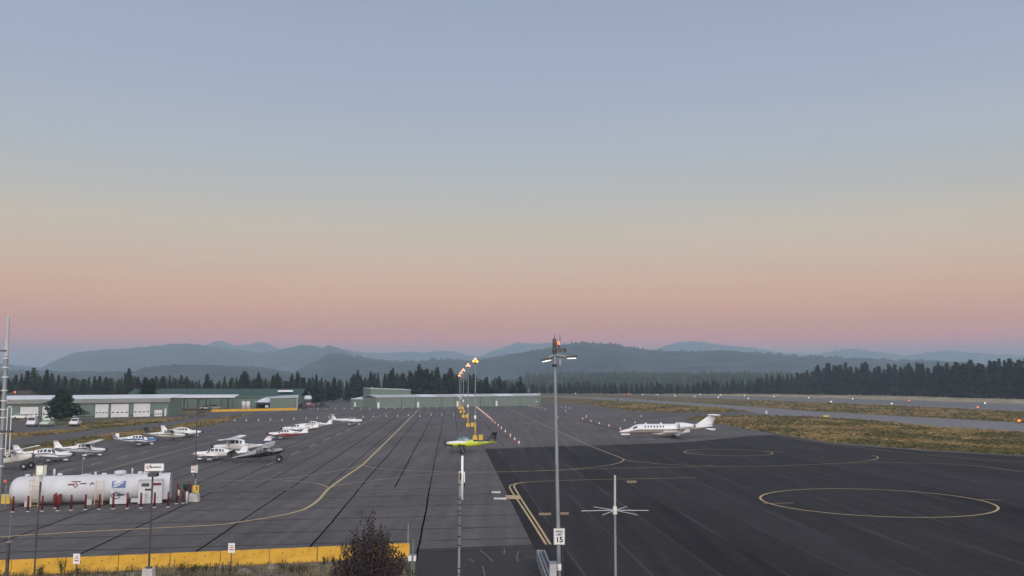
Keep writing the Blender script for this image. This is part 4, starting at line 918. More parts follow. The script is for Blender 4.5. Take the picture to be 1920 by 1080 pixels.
# --- business jet
def jet(loc, head):
    rt = thing('business_jet', 'white twin-engine business jet with dark side stripe and high T-tail', 'jet', loc, head)
    L = 17.6
    zb = [(0, 1.05), (.02, .92), (.06, .84), (.12, .80), (.3, .78), (.55, .80), (.66, .90), (.78, 1.22), (.9, 1.62), (1, 2.0)]
    zt = [(0, 1.10), (.02, 1.28), (.06, 1.50), (.10, 1.66), (.13, 1.92), (.165, 2.28), (.20, 2.44), (.28, 2.52), (.6, 2.52), (.75, 2.46), (.86, 2.42), (1, 2.26)]
    hw = [(0, .04), (.02, .22), (.06, .42), (.12, .66), (.18, .80), (.28, .90), (.6, .90), (.75, .70), (.88, .38), (1, .10)]
    H = Hull(L, 10.2, zb, zt, hw, 2.1)
    lv = [0, .1, .2, .28, .34, .43, .52, .62, .72, .82, .92, 1]
    H.fuselage([M_white, M_trim, mat('pale_beige_aircraft_belly', (.46, .37, .32), .4)], lv, [2, 2, 2, (lambda f: 1 if .62 < f else 2), (lambda f: 1 if .10 < f < .63 else 0), 0, 0, 0, 0, 0, 0], rt, n=60)
    MB().lathe([(-3.2, .02), (-2.4, .28), (-.5, .46), (1.6, .44), (3.0, .2), (3.6, .02)], (.9, 0, .88), (1, 0, 0), 14).build('wing_fairing', M_white, rt, True)
    for s in (1, -1):
        b = MB(); airfoil(b, (2.3, s * .5, .98), 3.1, (-.1, s * 6.2, 1.32), 1.25, .10); wg = b.build('wing', M_white, rt, True)
        b = MB(); airfoil(b, (-.1, s * 6.2, 1.32), 1.25, (-.85, s * 6.5, 2.15), .55, .07); b.build('winglet', M_white, wg, True)
        en = MB().lathe([(0, .40), (-.12, .47), (-.8, .52), (-1.8, .50), (-2.6, .38), (-2.75, .33)], (-.6, s * 1.42, 2.16), (1, 0, 0), 22).build('engine', M_white, rt, True)
        MB().lathe([(-.55, .30), (.0, .385), (.02, .42), (.0, .455), (-.08, .47)], (-.585, s * 1.42, 2.16), (1, 0, 0), 22).build('intake', M_black, en, True)
        MB().lathe([(0, .33), (-.35, .26), (-.4, .2)], (-3.33, s * 1.42, 2.16), (1, 0, 0), 18).build('exhaust', M_dsteel, en, True)
        b = MB(); airfoil(b, (-1.0, s * .6, 2.16), 2.0, (-1.1, s * 1.05, 2.16), 1.8, .10); b.build('pylon', M_white, en, True)
        for i in range(7): b = MB(); f0 = .262 + i * .0315; H.patch(b, f0, f0 + .018, .64, .82, s, .012, n=2); b.build('cabin_window', M_glass, rt)
        b = MB(); H.patch(b, .138, .182, .62, .86, s, .014, slant=.008, n=4); b.build('cockpit_window', M_glass, rt)
        b = MB(); H.patch(b, .205, .207, .18, .86, s, .010, n=3); H.patch(b, .240, .242, .18, .86, s, .010, n=3); H.patch(b, .205, .242, .86, .87, s, .01, n=3); b.build('door_outline', M_gray, rt)
        b = MB(); airfoil(b, (-6.0, s * .1, 1.62), 1.9, (-6.9, s * .75, 1.32), .8, .05); b.build('ventral_fin', M_white, rt, True)
        b = MB(); airfoil(b, (-6.95, s * .02, 4.08), 1.35, (-7.7, s * 2.2, 4.02), .7, .09); b.build('tailplane', M_white, rt, True)
        MB().bar((-.3, s * 1.25, .95), (-.3, s * 1.3, .32), .07).build('main_gear_leg', M_gray, rt)
        MB().box((-.3, s * 1.52, .66), (.85, .05, .42)).build('gear_door', M_white, rt)
        wheel(rt, (-.3, s * 1.12, .29), .29, .18); wheel(rt, (-.3, s * 1.40, .29), .29, .18)
    b = MB()
    airfoil(b, (-4.2, 0, 2.35), 3.3, (-6.85, 0, 4.1), 1.45, .08, 0, True); b.build('tail_fin', M_white, rt, True)
    b = MB(); b.lathe([(.35, .01), (.1, .10), (-1.2, .12), (-1.9, .06), (-2.2, .01)], (-6.75, 0, 4.12), (1, 0, 0), 10); b.build('fin_bullet', M_white, rt, True)
    MB().bar((8.4, 0, .9), (8.35, 0, .25), .05).build('nose_gear_leg', M_gray, rt); wheel(rt, (8.35, -.12, .22), .22, .13); wheel(rt, (8.35, .12, .22), .22, .13)
    MB().box((9.0, 0, .66), (1.6, .45, .26)).build('nose_gear_door', M_white, rt)
    for x in (5.4, 2.6): MB().add([(x, -.02, 2.5), (x - .4, -.02, 2.5), (x - .35, -.02, 2.78), (x - .18, -.02, 2.78), (x, .02, 2.5), (x - .4, .02, 2.5), (x - .35, .02, 2.78), (x - .18, .02, 2.78)], [(3, 2, 1, 0), (4, 5, 6, 7), (0, 1, 5, 4), (1, 2, 6, 5), (2, 3, 7, 6), (3, 0, 4, 7)]).build('antenna', M_white, rt)
    return rt
jp = G(1263, 820.5); jet((jp.x, jp.y, 0.012), R(180 + 5))
# wheel chock / cone at the tail
# left row, noses to the right
def GP(u, v): p = G(u, v); return (p.x, p.y, .006)
gl_ = 'light aircraft in the left tie-down row'
taildragger('cream high-wing tailwheel plane with big black tyres at the left edge, above the fuel tank', gl_, GP(36, 880), R(4), 1.0, M_cream, M_cream, M_white, M_black, True)
light_plane('white low-wing plane with broad near wing, second from the left edge', gl_, GP(98, 866), R(4), .92, 'low', stripe=M_navy, paint=M_white, finm=M_white, text_marks=True)
light_plane('white high-wing plane with a navy stripe behind the broad-winged plane in the left row', gl_, GP(165, 856), R(6), .86, 'high', stripe=M_navy, paint=M_white, pants=True, cowl=M_white)
light_plane('white and blue V-tailed low-wing plane in the left row', gl_, GP(266, 835), R(2), .88, 'low', 'v', belly=M_white, stripe=M_blue, cowl=M_blue, topm=M_white, stripe_t=(.34, .56), win=3)
light_plane('white high-wing plane with a black tail fin behind the blue and white plane', gl_, GP(322, 826), R(2), .88, 'high', stripe=M_trim, finm=M_black, paint=M_cream, pants=False)
light_plane('white low-wing plane beside the thin light pole, last of the left row', gl_, GP(352, 819.5), R(3), .92, 'low', stripe=M_white, belly=M_white, paint=M_white, cover=M_white, text_marks=False)
gr_ = 'light aircraft in the right tie-down row'
light_plane('white low-wing plane with square windows just right of the thin light pole', gr_, GP(397, 864), R(178), .90, 'low', stripe=M_silver, belly=M_cream, paint=M_white, stripe_t=(.46, .54), spinner=M_white)
light_plane('white high-wing plane with a navy tail base behind the black and silver plane', gr_, GP(436, 852), R(181), 1.02, 'high', stripe=M_white, topm=M_navy, fin_base=M_navy, finm=M_white, paint=M_white)
taildragger('black and silver tailwheel plane with big tyres facing right', gr_, GP(510, 866), R(12), .95, M_dsilver, M_black, M_silver, M_black, True)
light_plane('white low-wing plane with a red lower side, third group from the left on the apron', gr_, GP(528, 823), R(177), .90, 'low', stripe=M_red, belly=M_redb, paint=M_white, stripe_t=(.30, .44), win=3)
light_plane('white low-wing plane with a tall glass cabin behind the red and white one', gr_, GP(552, 812), R(178), .92, 'low', stripe=M_white, paint=M_white, win=2)
light_plane('white plane with a dark patch on its swept fin, farthest of the parked group', gr_, GP(580, 805), R(179), .92, 'low', stripe=M_trim, paint=M_white, belly=M_cream, stripe_t=(.44, .54))
light_plane('white T-tailed trainer with a bubble canopy standing alone, facing right', gr_, GP(660, 797.5), R(-12), .98, 'bubble', 't', paint=M_white, stripe=M_silver, finm=M_white, text_marks=False, pants=True)
# lime trainer in the middle
light_plane('lime green and black low-wing trainer standing before the nearest yellow light pole', None, GP(869, 848), R(180), .96, 'bubble', cowl_to=.42, paint=M_lime, belly=M_lime, stripe=M_lime, topm=M_black, cowl=M_white, finm=M_black, wingm=M_lime, pants=False, prop='3', stripe_t=(.36, .60), L=7.6, zs=1.15, nose_low=M_black)
# ================================================================== FUEL TANK and its yard
tA = G(12, 951.5); tB = G(314, 942); dr = (tB - tA).normalized(); TL = (tB - tA).length; ang = math.atan2(dr.y, dr.x)
tr_ = thing('fuel_tank', 'big white horizontal fuel tank behind a row of dark red bollards', 'tank', (tA.x, tA.y, .01), ang)
RR = 1.15; CY = .9; CZ = .12 + RR
TLb = TL - .25
MB().lathe([(0, .05), (.02, .35), (.12, .68), (.30, .92), (.55, 1.08), (.85, RR), (TL - .4, RR), (TL - .3, RR * .98)], (.0, CY, CZ), (1, 0, 0), 40).build('tank_shell', M_tank, tr_, True)
for x in (1.6, TL * .5, TL - 2): MB().box((x, CY, .22), (.5, 1.9, .5)).build('saddle', M_conc, tr_)
MB().box((TL / 2, CY, .25), (TL * .8, .5, .12)).build('skid_rail', M_gray, tr_)
for x, r_, h in ((1.3, .22, .22), (2.35, .38, .38), (3.35, .10, .62), (3.8, .2, .25), (5.9, .42, .12), (6.6, .1, .3), (7.3, .22, .18), (8.6, .5, .36), (9.55, .07, .55), (10.2, .2, .25), (10.6, .16, .22)):
    if x < TL - .4: MB().lathe([(0, r_), (h * .8, r_), (h, r_ * .7)], (x, CY, CZ + RR - .05), (0, 0, 1), 14).build('hatch' if r_ > .12 else 'vent_pipe', M_tank, tr_, True)
MB().bar((5.55, CY, CZ + RR), (5.55, CY, CZ + RR + 1.35), .02).box((5.62, CY, CZ + RR + 1.4), (.22, .1, .16)).build('level_gauge', M_galv, tr_)
def ladder(x, w_, z0, z1, cage):
    x += .35
    b = MB(); y0, y1 = -1.0, -.35
    for s in (-1, 1): b.bar((x + s * w_ / 2, y0, z0), (x + s * w_ / 2, y1, z1), .028, .028, 6)
    n = int((z1 - z0) / .3)
    for i in range(n): t = (i + .5) / n; b.bar((x - w_ / 2, y0 + (y1 - y0) * t, z0 + (z1 - z0) * t), (x + w_ / 2, y0 + (y1 - y0) * t, z0 + (z1 - z0) * t), .018, .018, 6)
    if cage:
        for zz in (1.35, 1.8, 2.25): b.tube([(x - w_ * .7, y1, zz), (x - w_ * .7, y0 - .2, zz), (x + w_ * .7, y0 - .2, zz), (x + w_ * .7, y1, zz)], .018, 5)
        for k in (-.7, 0, .7): b.bar((x + w_ * k, y0 - .2, 1.35), (x + w_ * k, y0 - .2, 2.3), .015, .015, 5)
    return b.build('ladder', M_aged, tr_)
ladder(1.95, .55, 0.05, 2.75, True); ladder(6.85, .62, .05, 2.1, False)
# the logo marks on the shell: thin plates standing on the curved side
def on_shell(b, x0, x1, z0, z1, mi=0, sl=0.0):
    vs = []; n = 4; x0 += .35; x1 += .35
    for i in range(n + 1):
        z = z0 + (z1 - z0) * i / n; dz = z - CZ; y = CY - math.sqrt(max(0, (RR + .012) ** 2 - dz * dz)); k = sl * i / n
        vs += [(x0 + k, y, z), (x1 + k, y, z)]
    b.add(vs, [(2 * i, 2 * i + 1, 2 * i + 3, 2 * i + 2) for i in range(n)], mi)
b = MB(); on_shell(b, 4.55, 5.25, 1.92, 2.00, sl=.03); on_shell(b, 4.25, 4.72, 1.68, 1.80, sl=.08); on_shell(b, 5.18, 5.68, 1.74, 1.84, sl=.1)
b.add([Vector((5.25 + dx, CY - math.sqrt((RR + .015) ** 2 - (zz - CZ) ** 2), zz)) for dx, zz in ((-.22, 1.68), (0, 1.44), (.22, 1.68), (0, 1.90))], [(0, 1, 2, 3)]); b.build('winged_emblem', M_red, tr_)
b = MB(); b.add([Vector((5.25 + dx, CY - math.sqrt((RR + .022) ** 2 - (zz - CZ) ** 2), zz)) for dx, zz in ((-.11, 1.68), (0, 1.56), (.11, 1.68), (0, 1.79))], [(0, 1, 2, 3)]); b.build('emblem_centre', M_tank, tr_)
b = MB(); on_shell(b, 6.0, 6.12, 1.66, 1.78); on_shell(b, 6.1, 6.24, 1.76, 1.88); on_shell(b, 6.22, 6.38, 1.70, 1.78); b.build('hazard_mark', M_black, tr_)
b = MB(); on_shell(b, 7.75, 8.85, 1.36, 1.92); pb = b.build('blue_panel', mat('blue_sign_panel', (.05, .09, .22), .5, col2=(.09, .14, .32), scale=9), tr_)
b = MB()
for i in range(5): on_shell(b, 7.80 + i * .05, 8.2 + i * .13, 1.44 + i * .09, 1.475 + i * .09, sl=.0)
vs = []
for i in range(5):
    z = 1.76 + i * .04; y = CY - math.sqrt((RR + .026) ** 2 - (z - CZ) ** 2); vs += [(8.13 + i * .10, y, z), (8.3 + i * .18, y, z)]
b.add(vs, [(2 * i, 2 * i + 1, 2 * i + 3, 2 * i + 2) for i in range(4)]); b.v = [Vector((v.x, v.y - .006, v.z)) for v in b.v]; b.build('panel_lettering', M_signw, pb)
# pump cabinet at the right end with its screen, pump block and hose
cb = MB().box((TL - 1.35, -.35, 1.05), (1.9, .9, 2.0)).build('pump_cabinet', M_tank, tr_)
MB().box((TL - 1.35, -.82, 2.0), (1.95, .06, .12)).build('trim', M_gray, cb)
MB().box((TL - 1.75, -.82, 1.62), (.62, .05, .26)).build('display', M_trim, cb); MB().box((TL - .82, -.82, 1.66), (.66, .05, .2)).build('sign_strip', M_red, cb)
MB().bar((TL - 1.7, -.95, .1), (TL - 1.7, -.95, .8), .05).box((TL - 1.7, -.97, .86), (.16, .14, .14)).build('valve_post', M_gray, cb)
for s in (0, .5): MB().box((TL - .85 - s, -.83, .55), (.4, .03, .05)).build('handle', M_gray, cb)
# end plate beyond the cabinet
b = MB(); pts = [(CY + RR * .96 * math.cos(t), CZ + RR * 1.02 * math.sin(t)) for t in [math.pi * i / 18 for i in range(19)]] ; pts += [(CY - RR * .96, .3), (CY + RR * .96, .3)]
pts = [(y, min(z, CZ + RR + .03)) for y, z in pts]; b.extrude(pts, TL - .45, TL + .12); ep = b.build('end_plate', M_tank, tr_)
mk = MB()
for (y, z, w_, h) in ((.35, 2.05, .14, .10), (.58, 2.10, .10, .2), (.72, 2.02, .16, .08), (.5, 1.92, .3, .07), (.4, 1.5, .3, .05), (.6, 1.35, .4, .04)): mk.box((TL + .13, y, z), (.02, w_, h))
mk.build('plate_marks', M_trim, ep)
pbk = MB().box((8.75, -.75, .42), (1.3, .5, .62)).box((8.3, -.78, .95), (.28, .35, .5)).build('pump_block', M_tank, tr_)
b = MB(); b.tube([(8.55 + .35 * math.cos(t), -1.03, .82 + .25 * math.sin(t)) for t in [i * .52 for i in range(13)]], .03, 6); b.build('hose_reel', M_black, pbk)
MB().box((8.9, -1.02, .86), (.5, .06, .14)).build('handle', M_black, pbk)
MB().box((10.0, -.45, .32), (.6, .4, .3)).build('pump_box', M_tank, tr_)
for x in (3.75, 4.15): MB().box((x, -.45, .62), (.24, .25, .7)).bar((x - .1, -.5, .98), (x + .1, -.5, 1.0), .04).build('fire_hose_box', M_red, tr_)
# sign on top of the right end: its own thing, standing on the tank
def L2W(x, y, z): v = Matrix.Rotation(ang, 3, 'Z') @ Vector((x, y, z)); return Vector((tA.x, tA.y, .01)) + v
sg = thing('fuel_sign', 'white box sign with red ring and black lettering on top of the fuel tank', 'sign', L2W(TL - 1.25, CY, CZ + RR - .02), ang)
MB().box((0, 0, .55), (1.55, .35, .62)).build('sign_box', M_signw, sg)
MB().box((0, -.19, .86), (1.6, .03, .05)).box((0, -.19, .24), (1.6, .03, .05)).box((-.78, -.19, .55), (.05, .03, .66)).box((.78, -.19, .55), (.05, .03, .66)).build('sign_frame', M_gray, sg)
for s in (-1, 1): MB().bar((s * .62, 0, -.02), (s * .52, 0, .26), .05, .05, 6).bar((s * .42, 0, -.02), (s * .52, 0, .26), .04, .04, 6).build('leg', M_tank, sg)
b = MB(); b.tube([(-.5 + .12 * math.cos(t), -.195, .55 + .12 * math.sin(t)) for t in [i * .7854 for i in range(8)]], .03, 5); b.build('red_ring', M_redb, sg)
b = MB()
for (x, w_, h, z) in ((-.3, .07, .30, .62), (-.2, .09, .14, .56), (-.05, .12, .10, .56), (.1, .1, .13, .57), (.24, .12, .10, .56), (.38, .1, .12, .55), (.52, .1, .1, .56)): b.box((x, -.195, z), (w_, .02, h))
b.build('lettering', M_trim, sg)
# bollards
def bollard_proto():
    t = thing('bollard', 'x', 'bollard', (0, 0, 0), 0)
    MB().lathe([(0, .085), (1.18, .085), (1.24, .06), (1.26, .01)], (0, 0, 0), (0, 0, 1), 12).build('post', M_red, t, True); MB().lathe([(0, .16), (.05, .15), (.06, .09)], (0, 0, 0), (0, 0, 1), 12).build('footing', M_conc, t, True); return t
bp = bollard_proto(); first = True
def place(proto, loc, label, group=None, rz=0, scale=None):
    global _u
    if not proto.get('used'):
        proto['used'] = 1; proto.location = loc; proto.rotation_euler = (0, 0, rz); proto['label'] = label
        if group: proto['group'] = group
        if scale: proto.scale = scale if isinstance(scale, tuple) else (scale,) * 3
        return proto
    o = dup(proto, None, loc, rz, label, group, scale); return o
NB = ['leftmost', 'second', 'third', 'fourth', 'fifth', 'sixth', 'seventh', 'eighth', 'ninth', 'tenth', 'eleventh', 'twelfth', 'thirteenth']
us_ = [24, 52, 79, 108, 133, 160, 186, 212, 238.5, 264, 289.5, 315]
for i, u in enumerate(us_):
    p = G(u, 960.5 - 9.5 * i / 11); place(bp, (p.x, p.y, .006), ('dark red bollard, %s in the row before the fuel tank' % (NB[i] + (' from the left' if i else ''))), 'red bollards round the fuel tank')
for (u, v, lb) in ((2, 939, 'dark red bollard at the left edge of the picture beside the yellow block'), (104, 953, 'dark red bollard just behind the row, by the red hose boxes'), (331, 945, 'near dark red bollard right of the tank end'), (343, 944, 'dark red bollard between the tank end and the small lamp pole base'),
                   (333, 933, 'far dark red bollard right of the tank end'), (356, 931, 'dark red bollard behind the white block of the thin light pole')):
    p = G(u, v); place(bp, (p.x, p.y, .006), lb, 'red bollards round the fuel tank')
p = G(325, 944.5); t = thing('fire_extinguisher_stand', 'white extinguisher cover and dark box between the bollards right of the tank', 'extinguisher', (p.x + .25, p.y + .3, .006))
MB().box((.35, 0, .3), (.55, .35, .6)).build('box', M_trim, t); MB().lathe([(0, .1), (.25, .17), (.5, .15), (.6, .03)], (0, 0, .55), (0, 0, 1), 12).build('cover', M_cream, t, True); MB().bar((0, 0, 0), (0, 0, .6), .04).build('post', M_red, t)
p = G(348, 934); t = thing('waste_bin', 'dark green bin on a post between the bollards and the yellow sign', 'bin', (p.x, p.y, .006)); MB().lathe([(.65, .2), (1.2, .25), (1.26, .26), (1.3, .2)], (0, 0, 0), (0, 0, 1), 14).build('bin_body', M_green, t, True); MB().bar((0, 0, 0), (0, 0, .7), .05).build('post', M_dsteel, t)
p = G(350, 944); t = thing('marker_post', 'short white post beside the right bollard group', 'post', (p.x, p.y, .006)); MB().lathe([(0, .10), (.95, .10), (1.0, .05)], (0, 0, 0), (0, 0, 1), 12).build('tube', M_tank, t, True)
p = G(8, 944); t = thing('concrete_block', 'yellow concrete block at the left end of the fuel tank', 'block', (p.x, p.y, .006), R(6)); MB().box((0, 0, .36), (1.1, .6, .72), taper=(.9, .75)).build('block_body', M_yelb, t); MB().box((0, 0, .745), (.9, .4, .04)).build('top_edge', M_conc, t)
ps = G(14, 920); t = thing('orange_light', 'small orange light on an arm beside the left dome of the fuel tank', 'light', (L2W(-.3, CY, 0).x, L2W(-.3, CY, 0).y, .006)); MB().bar((0, 0, 0), (0, 0, 1.8), .03).bar((0, 0, 1.8), (-.12, 0, 1.95), .03).build('post', M_galv, t); MB().lathe([(0, .12), (.12, .16), (.28, .1)], (-.12, 0, 1.9), (0, 0, 1), 10).build('lamp', M_orange, t, True)  # a small orange light on a post, its lamp plain orange without emission
# red kerb line under the bollards
# thin light pole with its white base and boards
p = G(362, 941.5); t = thing('light_pole', 'tall thin dark light pole on a white concrete block right of the fuel tank', 'lamp post', (p.x, p.y + .3, .006))
MB().box((0, 0, .36), (.80, .7, .70), taper=(.9, .9)).build('base', M_conc, t); MB().bar((0, 0, .7), (0, 0, 8.75), .07, .05, 10).build('pole', M_dsteel, t)
MB().box((.05, -.05, 8.85), (.5, .25, .18)).build('lamp_head', M_dsteel, t); MB().box((.1, -.12, 1.7), (.12, .12, .5)).box((-.12, -.05, 2.3), (.1, .1, .2)).build('junction_box', M_galv, t)
t2 = thing('yellow_placard', 'yellow placard with a black figure strapped to the foot of the thin light pole', 'sign', (p.x + .22, p.y - .05, .006), R(-16))
MB().box((0, 0, 1.12), (.62, .05, .62)).build('board', M_yelb, t2); text('figure', '3', .42, M_black, (.1, -.032, 1.14), t2, ext=.004, bold=.012)
t3 = thing('warning_box', 'small white box sign with a red ring high on the thin light pole', 'sign', (p.x, p.y + .1, .006), R(12))
MB().box((-.13, 0, 2.78), (.30, .06, .62)).box((.16, .12, 2.80), (.30, .06, .66), rz=R(60)).build('board', M_signw, t3)
b = MB(); b.tube([(-.13 + .10 * math.cos(t_), -.035, 2.80 + .12 * math.sin(t_)) for t_ in [i * .7854 for i in range(9)]], .022, 5); b.box((-.13, -.035, 2.5), (.26, .01, .05)); b.box((-.13, -.035, 3.06), (.26, .01, .04)); b.box((-.13, -.036, 2.80), (.12, .01, .025)); b.build('red_ring', M_redb, t3)

# ================================================================== APRON LIGHT POLES
FP = [(892, 825, .95), (878.3, 800, 1), (869.3, 783, .98), (864.6, 774, .98), (861.8, 767, .95)]
for i, (u, v, s) in enumerate(FP):
    p = G(u, v); ztop = CAM_H + (HORIZON - (676, 685, 694, 699, 704)[i]) * p.y / F
    where = ['nearest of the row, behind the lime trainer', 'second nearest of the row', 'middle one of the row', 'second farthest of the row', 'farthest of the row, before the long hangar'][i]
    t = thing('floodlight_pole', 'yellow-footed floodlight pole with amber lamps, ' + where, 'light pole', (p.x, p.y, .006), R(-4), 'row of floodlight poles down the apron')
    MB().box((-.1, 0, .40), (.80, .75, .80), taper=(.92, .92)).build('base', M_yelb, t)
    MB().box((.92, .1, .46), (.72, .7, .92), taper=(.94, .94)).build('equipment_box', M_yelb, t)
    MB().lathe([(.8, .17), (2.9, .15), (3.0, .08)], (-.1, 0, 0), (0, 0, 1), 10).build('sleeve', M_yelb, t, True)
    MB().bar((-.1, 0, 2.9), (-.1, 0, ztop - .5), .10, .075, 10).build('pole', M_galv, t)
    MB().box((-.1, 0, ztop - .45), (.5, .3, .35)).build('lamp_bracket', M_dsteel, t)
    MB().box((-.1, -.14, 4.0 if i in (0,) else 4.7), (.36, .22, .60)).build('control_box', M_signw, t)
    for k, (dx, dz) in enumerate(((-.28, .05), (.26, .0), (0, .42))):
        h = MB(); h.lathe([(0, .10), (.2, .26), (.28, .27)], (-.1 + dx, .06, ztop - .1 + dz), (dx * .4, -1, -.35), 12); ho = h.build('lamp', M_dsteel, t, True)
        MB().lathe([(.27, .25), (.33, .12)], (-.1 + dx, .05, ztop - .1 + dz), (dx * .4, -1, -.35), 12).build('lens', M_amber if k < 2 and i in (0, 4) else M_amber2, ho, True)
# ================================================================== CONES
def cone_proto(name, bodym, collarm, h=.72):
    t = thing(name, 'x', 'cone')
    MB().lathe([(.03, .19), (h, .035), (h + .01, .005)], (0, 0, 0), (0, 0, 1), 12).build('cone_body', bodym, t, True)
    MB().lathe([(h * .28, .160), (h * .74, .080)], (0, 0, 0), (0, 0, 1), 12).build('collar', collarm, t, True)
    MB().box((0, 0, .02), (.46, .46, .04)).build('base', bodym, t); return t
cp_ = cone_proto('traffic_cone', M_orange, M_signw, .85); cw = cone_proto('marker_cone', M_signw, M_orange, .52)
line = [(973, 834.5), (965, 827.5), (957, 820.5), (947.5, 812.5), (940, 806), (934, 800.5), (928, 795.5), (923.5, 791.5)]
a0, a1 = G(920, 788.8), G(893, 765.5)
for i in range(18): q_ = a0.lerp(a1, i / 17); d_ = q_.y; line.append((960 + q_.x / d_ * F, HORIZON + CAM_H * F / d_))
for i, (u, v) in enumerate(line):
    p = G(u, v); place(cp_, (p.x, p.y, .008), 'orange cone with white collar, %s from the near end of the long diagonal cone line' % ORD[i] if i else 'orange cone with white collar, nearest of the long diagonal cone line', 'orange cones in the diagonal line', rnd.uniform(0, 6))
for i, (u, v) in enumerate([(1163, 807.5), (1142, 801.5), (1123.7, 797), (1107.7, 792.5), (1092.5, 788)]):
    p = G(u, v); place(cp_, (p.x, p.y, .008), 'orange cone on the cable line left of the jet, %s from the jet' % ORD[i], 'orange cones beside the jet', 0)
b = MB(); ribbon(b, smooth_px([(1088, 788), (1093, 788.5), (1108, 793), (1124, 797.5), (1142, 802), (1163, 808), (1180, 811)], 3), .22, .03)
b2 = MB(); pts = smooth_px([(1088, 788), (1093, 789), (1108, 793.3), (1124, 797.8), (1142, 802.3), (1163, 808.3), (1175, 811)], 3); b2.tube([(q.x, q.y, .05) for q in pts], .06, 6)
tag(b2.build('ground_cable', M_rubber), 'dark cable lying on the apron along the cones left of the jet', 'cable')
far = [(992.5, 763.6), (997.5, 763.8), (1003, 763.3), (1009, 764.3), (1015.5, 765.3), (1022.5, 768.3), (1045, 763.5), (1052.5, 763.8), (1060.5, 764.8), (1068, 765.5), (1060.5, 771.5), (1046, 783.5), (1099.5, 781.5), (1099, 782.5), (1171, 789), (1191, 793), (1202, 781)]
for i, (u, v) in enumerate(far):
    p = G(u, v); side = 'left of the tall pole, near the hangar end' if u < 1035 else ('just right of the tall pole' if u < 1080 else 'behind the jet')
    k = [x for x in far if (x[0] < 1035) == (u < 1035) and (1035 <= x[0] < 1080) == (1035 <= u < 1080)]; k = k.index((u, v))
    place(cp_ if u < 1000 else cw, (p.x, p.y, .008), 'small cone %s, %s from the left' % (side, ORD[k]), 'scattered cones ' + side)
rowA = [(417, 790), (440, 789), (462, 789), (485, 788.5), (507, 788), (529, 788.5), (551, 786), (574, 785.6), (595, 784.5), (617, 783.6), (681, 782.4), (700, 781.6), (724, 780.6), (746, 780.6), (766, 780), (787.5, 781), (809, 778.6), (829, 778.6), (851, 778)]
rowB = [(563.5, 768.2), (581, 767.6), (596, 767.6), (612, 767.4), (628.5, 767), (645, 767), (660, 767.2), (677, 767), (693, 767), (709, 766.6), (724, 766), (740, 766), (756, 765.6), (772, 765.6), (787.5, 765.6), (804, 765.4), (819, 765.4), (835, 765.4)]
for nm, row in (('nearer', rowA), ('farther', rowB)):
    for i, (u, v) in enumerate(row):
        p = G(u, v); place(cw, (p.x, p.y, .008), 'small white marker cone, %s from the left in the %s cross row on the apron' % (ORD[i], nm), 'white marker cones in the %s row' % nm)
# dotted marks by the floodlight poles
wd = MB()
for i in range(16):
    t_ = i / 15; a = G(849.5, 772).lerp(G(858.5, 822), t_ ** 1.0); ribbon(wd, [a, a + Vector((.0, 1.2, 0))], .22, .028)
tag(wd.build('tie_down_marks', M_wht), kind='structure')
# ================================================================== BARRIERS
def jersey(nm='concrete_barrier', M=M_yelc):
    t = thing(nm, 'x', 'barrier')
    poly = [(-.30, 0), (-.30, .08), (-.17, .33), (-.08, .81), (.08, .81), (.17, .33), (.30, .08), (.30, 0)]
    MB().extrude(poly, -1.33, 1.33).build('barrier_body', M, t)
    b = MB()
    for x in (-.6, .5): b.bar((x, -.145, .58), (x, -.10, .58), .035, .035, 8)
    b.build('lifting_hole', M_trim, t); return t
jb = jersey()
e0, e1 = G(767, 1044.5), G(221, 1069.5); dj = (e1 - e0).normalized(); ja = math.atan2(-dj.y, -dj.x); n = 15
for i in range(n):
    c = e0 + dj * (1.33 + i * 2.70)
    lab = 'yellow concrete barrier, ' + ('rightmost of the near row, partly behind the plum tree' if i == 0 else '%s from the right in the near row at the bottom left' % ORD[i])
    place(jb, (c.x, c.y + rnd.uniform(-.02, .02), .008), lab, 'yellow barriers along the near edge of the apron', ja + rnd.uniform(-.006, .006))
# far yellow barriers by the carport
f0, f1 = G(556, 769.3), G(388, 772.6); n = int((f1 - f0).length / 2.72); dj2 = (f1 - f0).normalized(); fa = math.atan2(-dj2.y, -dj2.x)
for i in range(n):
    c = f0 + dj2 * (1.33 + i * 2.72); place(jb, (c.x, c.y, .008), 'small distant yellow barrier, %s from the shed end of the far row' % ORD[i], 'far yellow barriers below the carport', fa, (1, 1, 1.05))
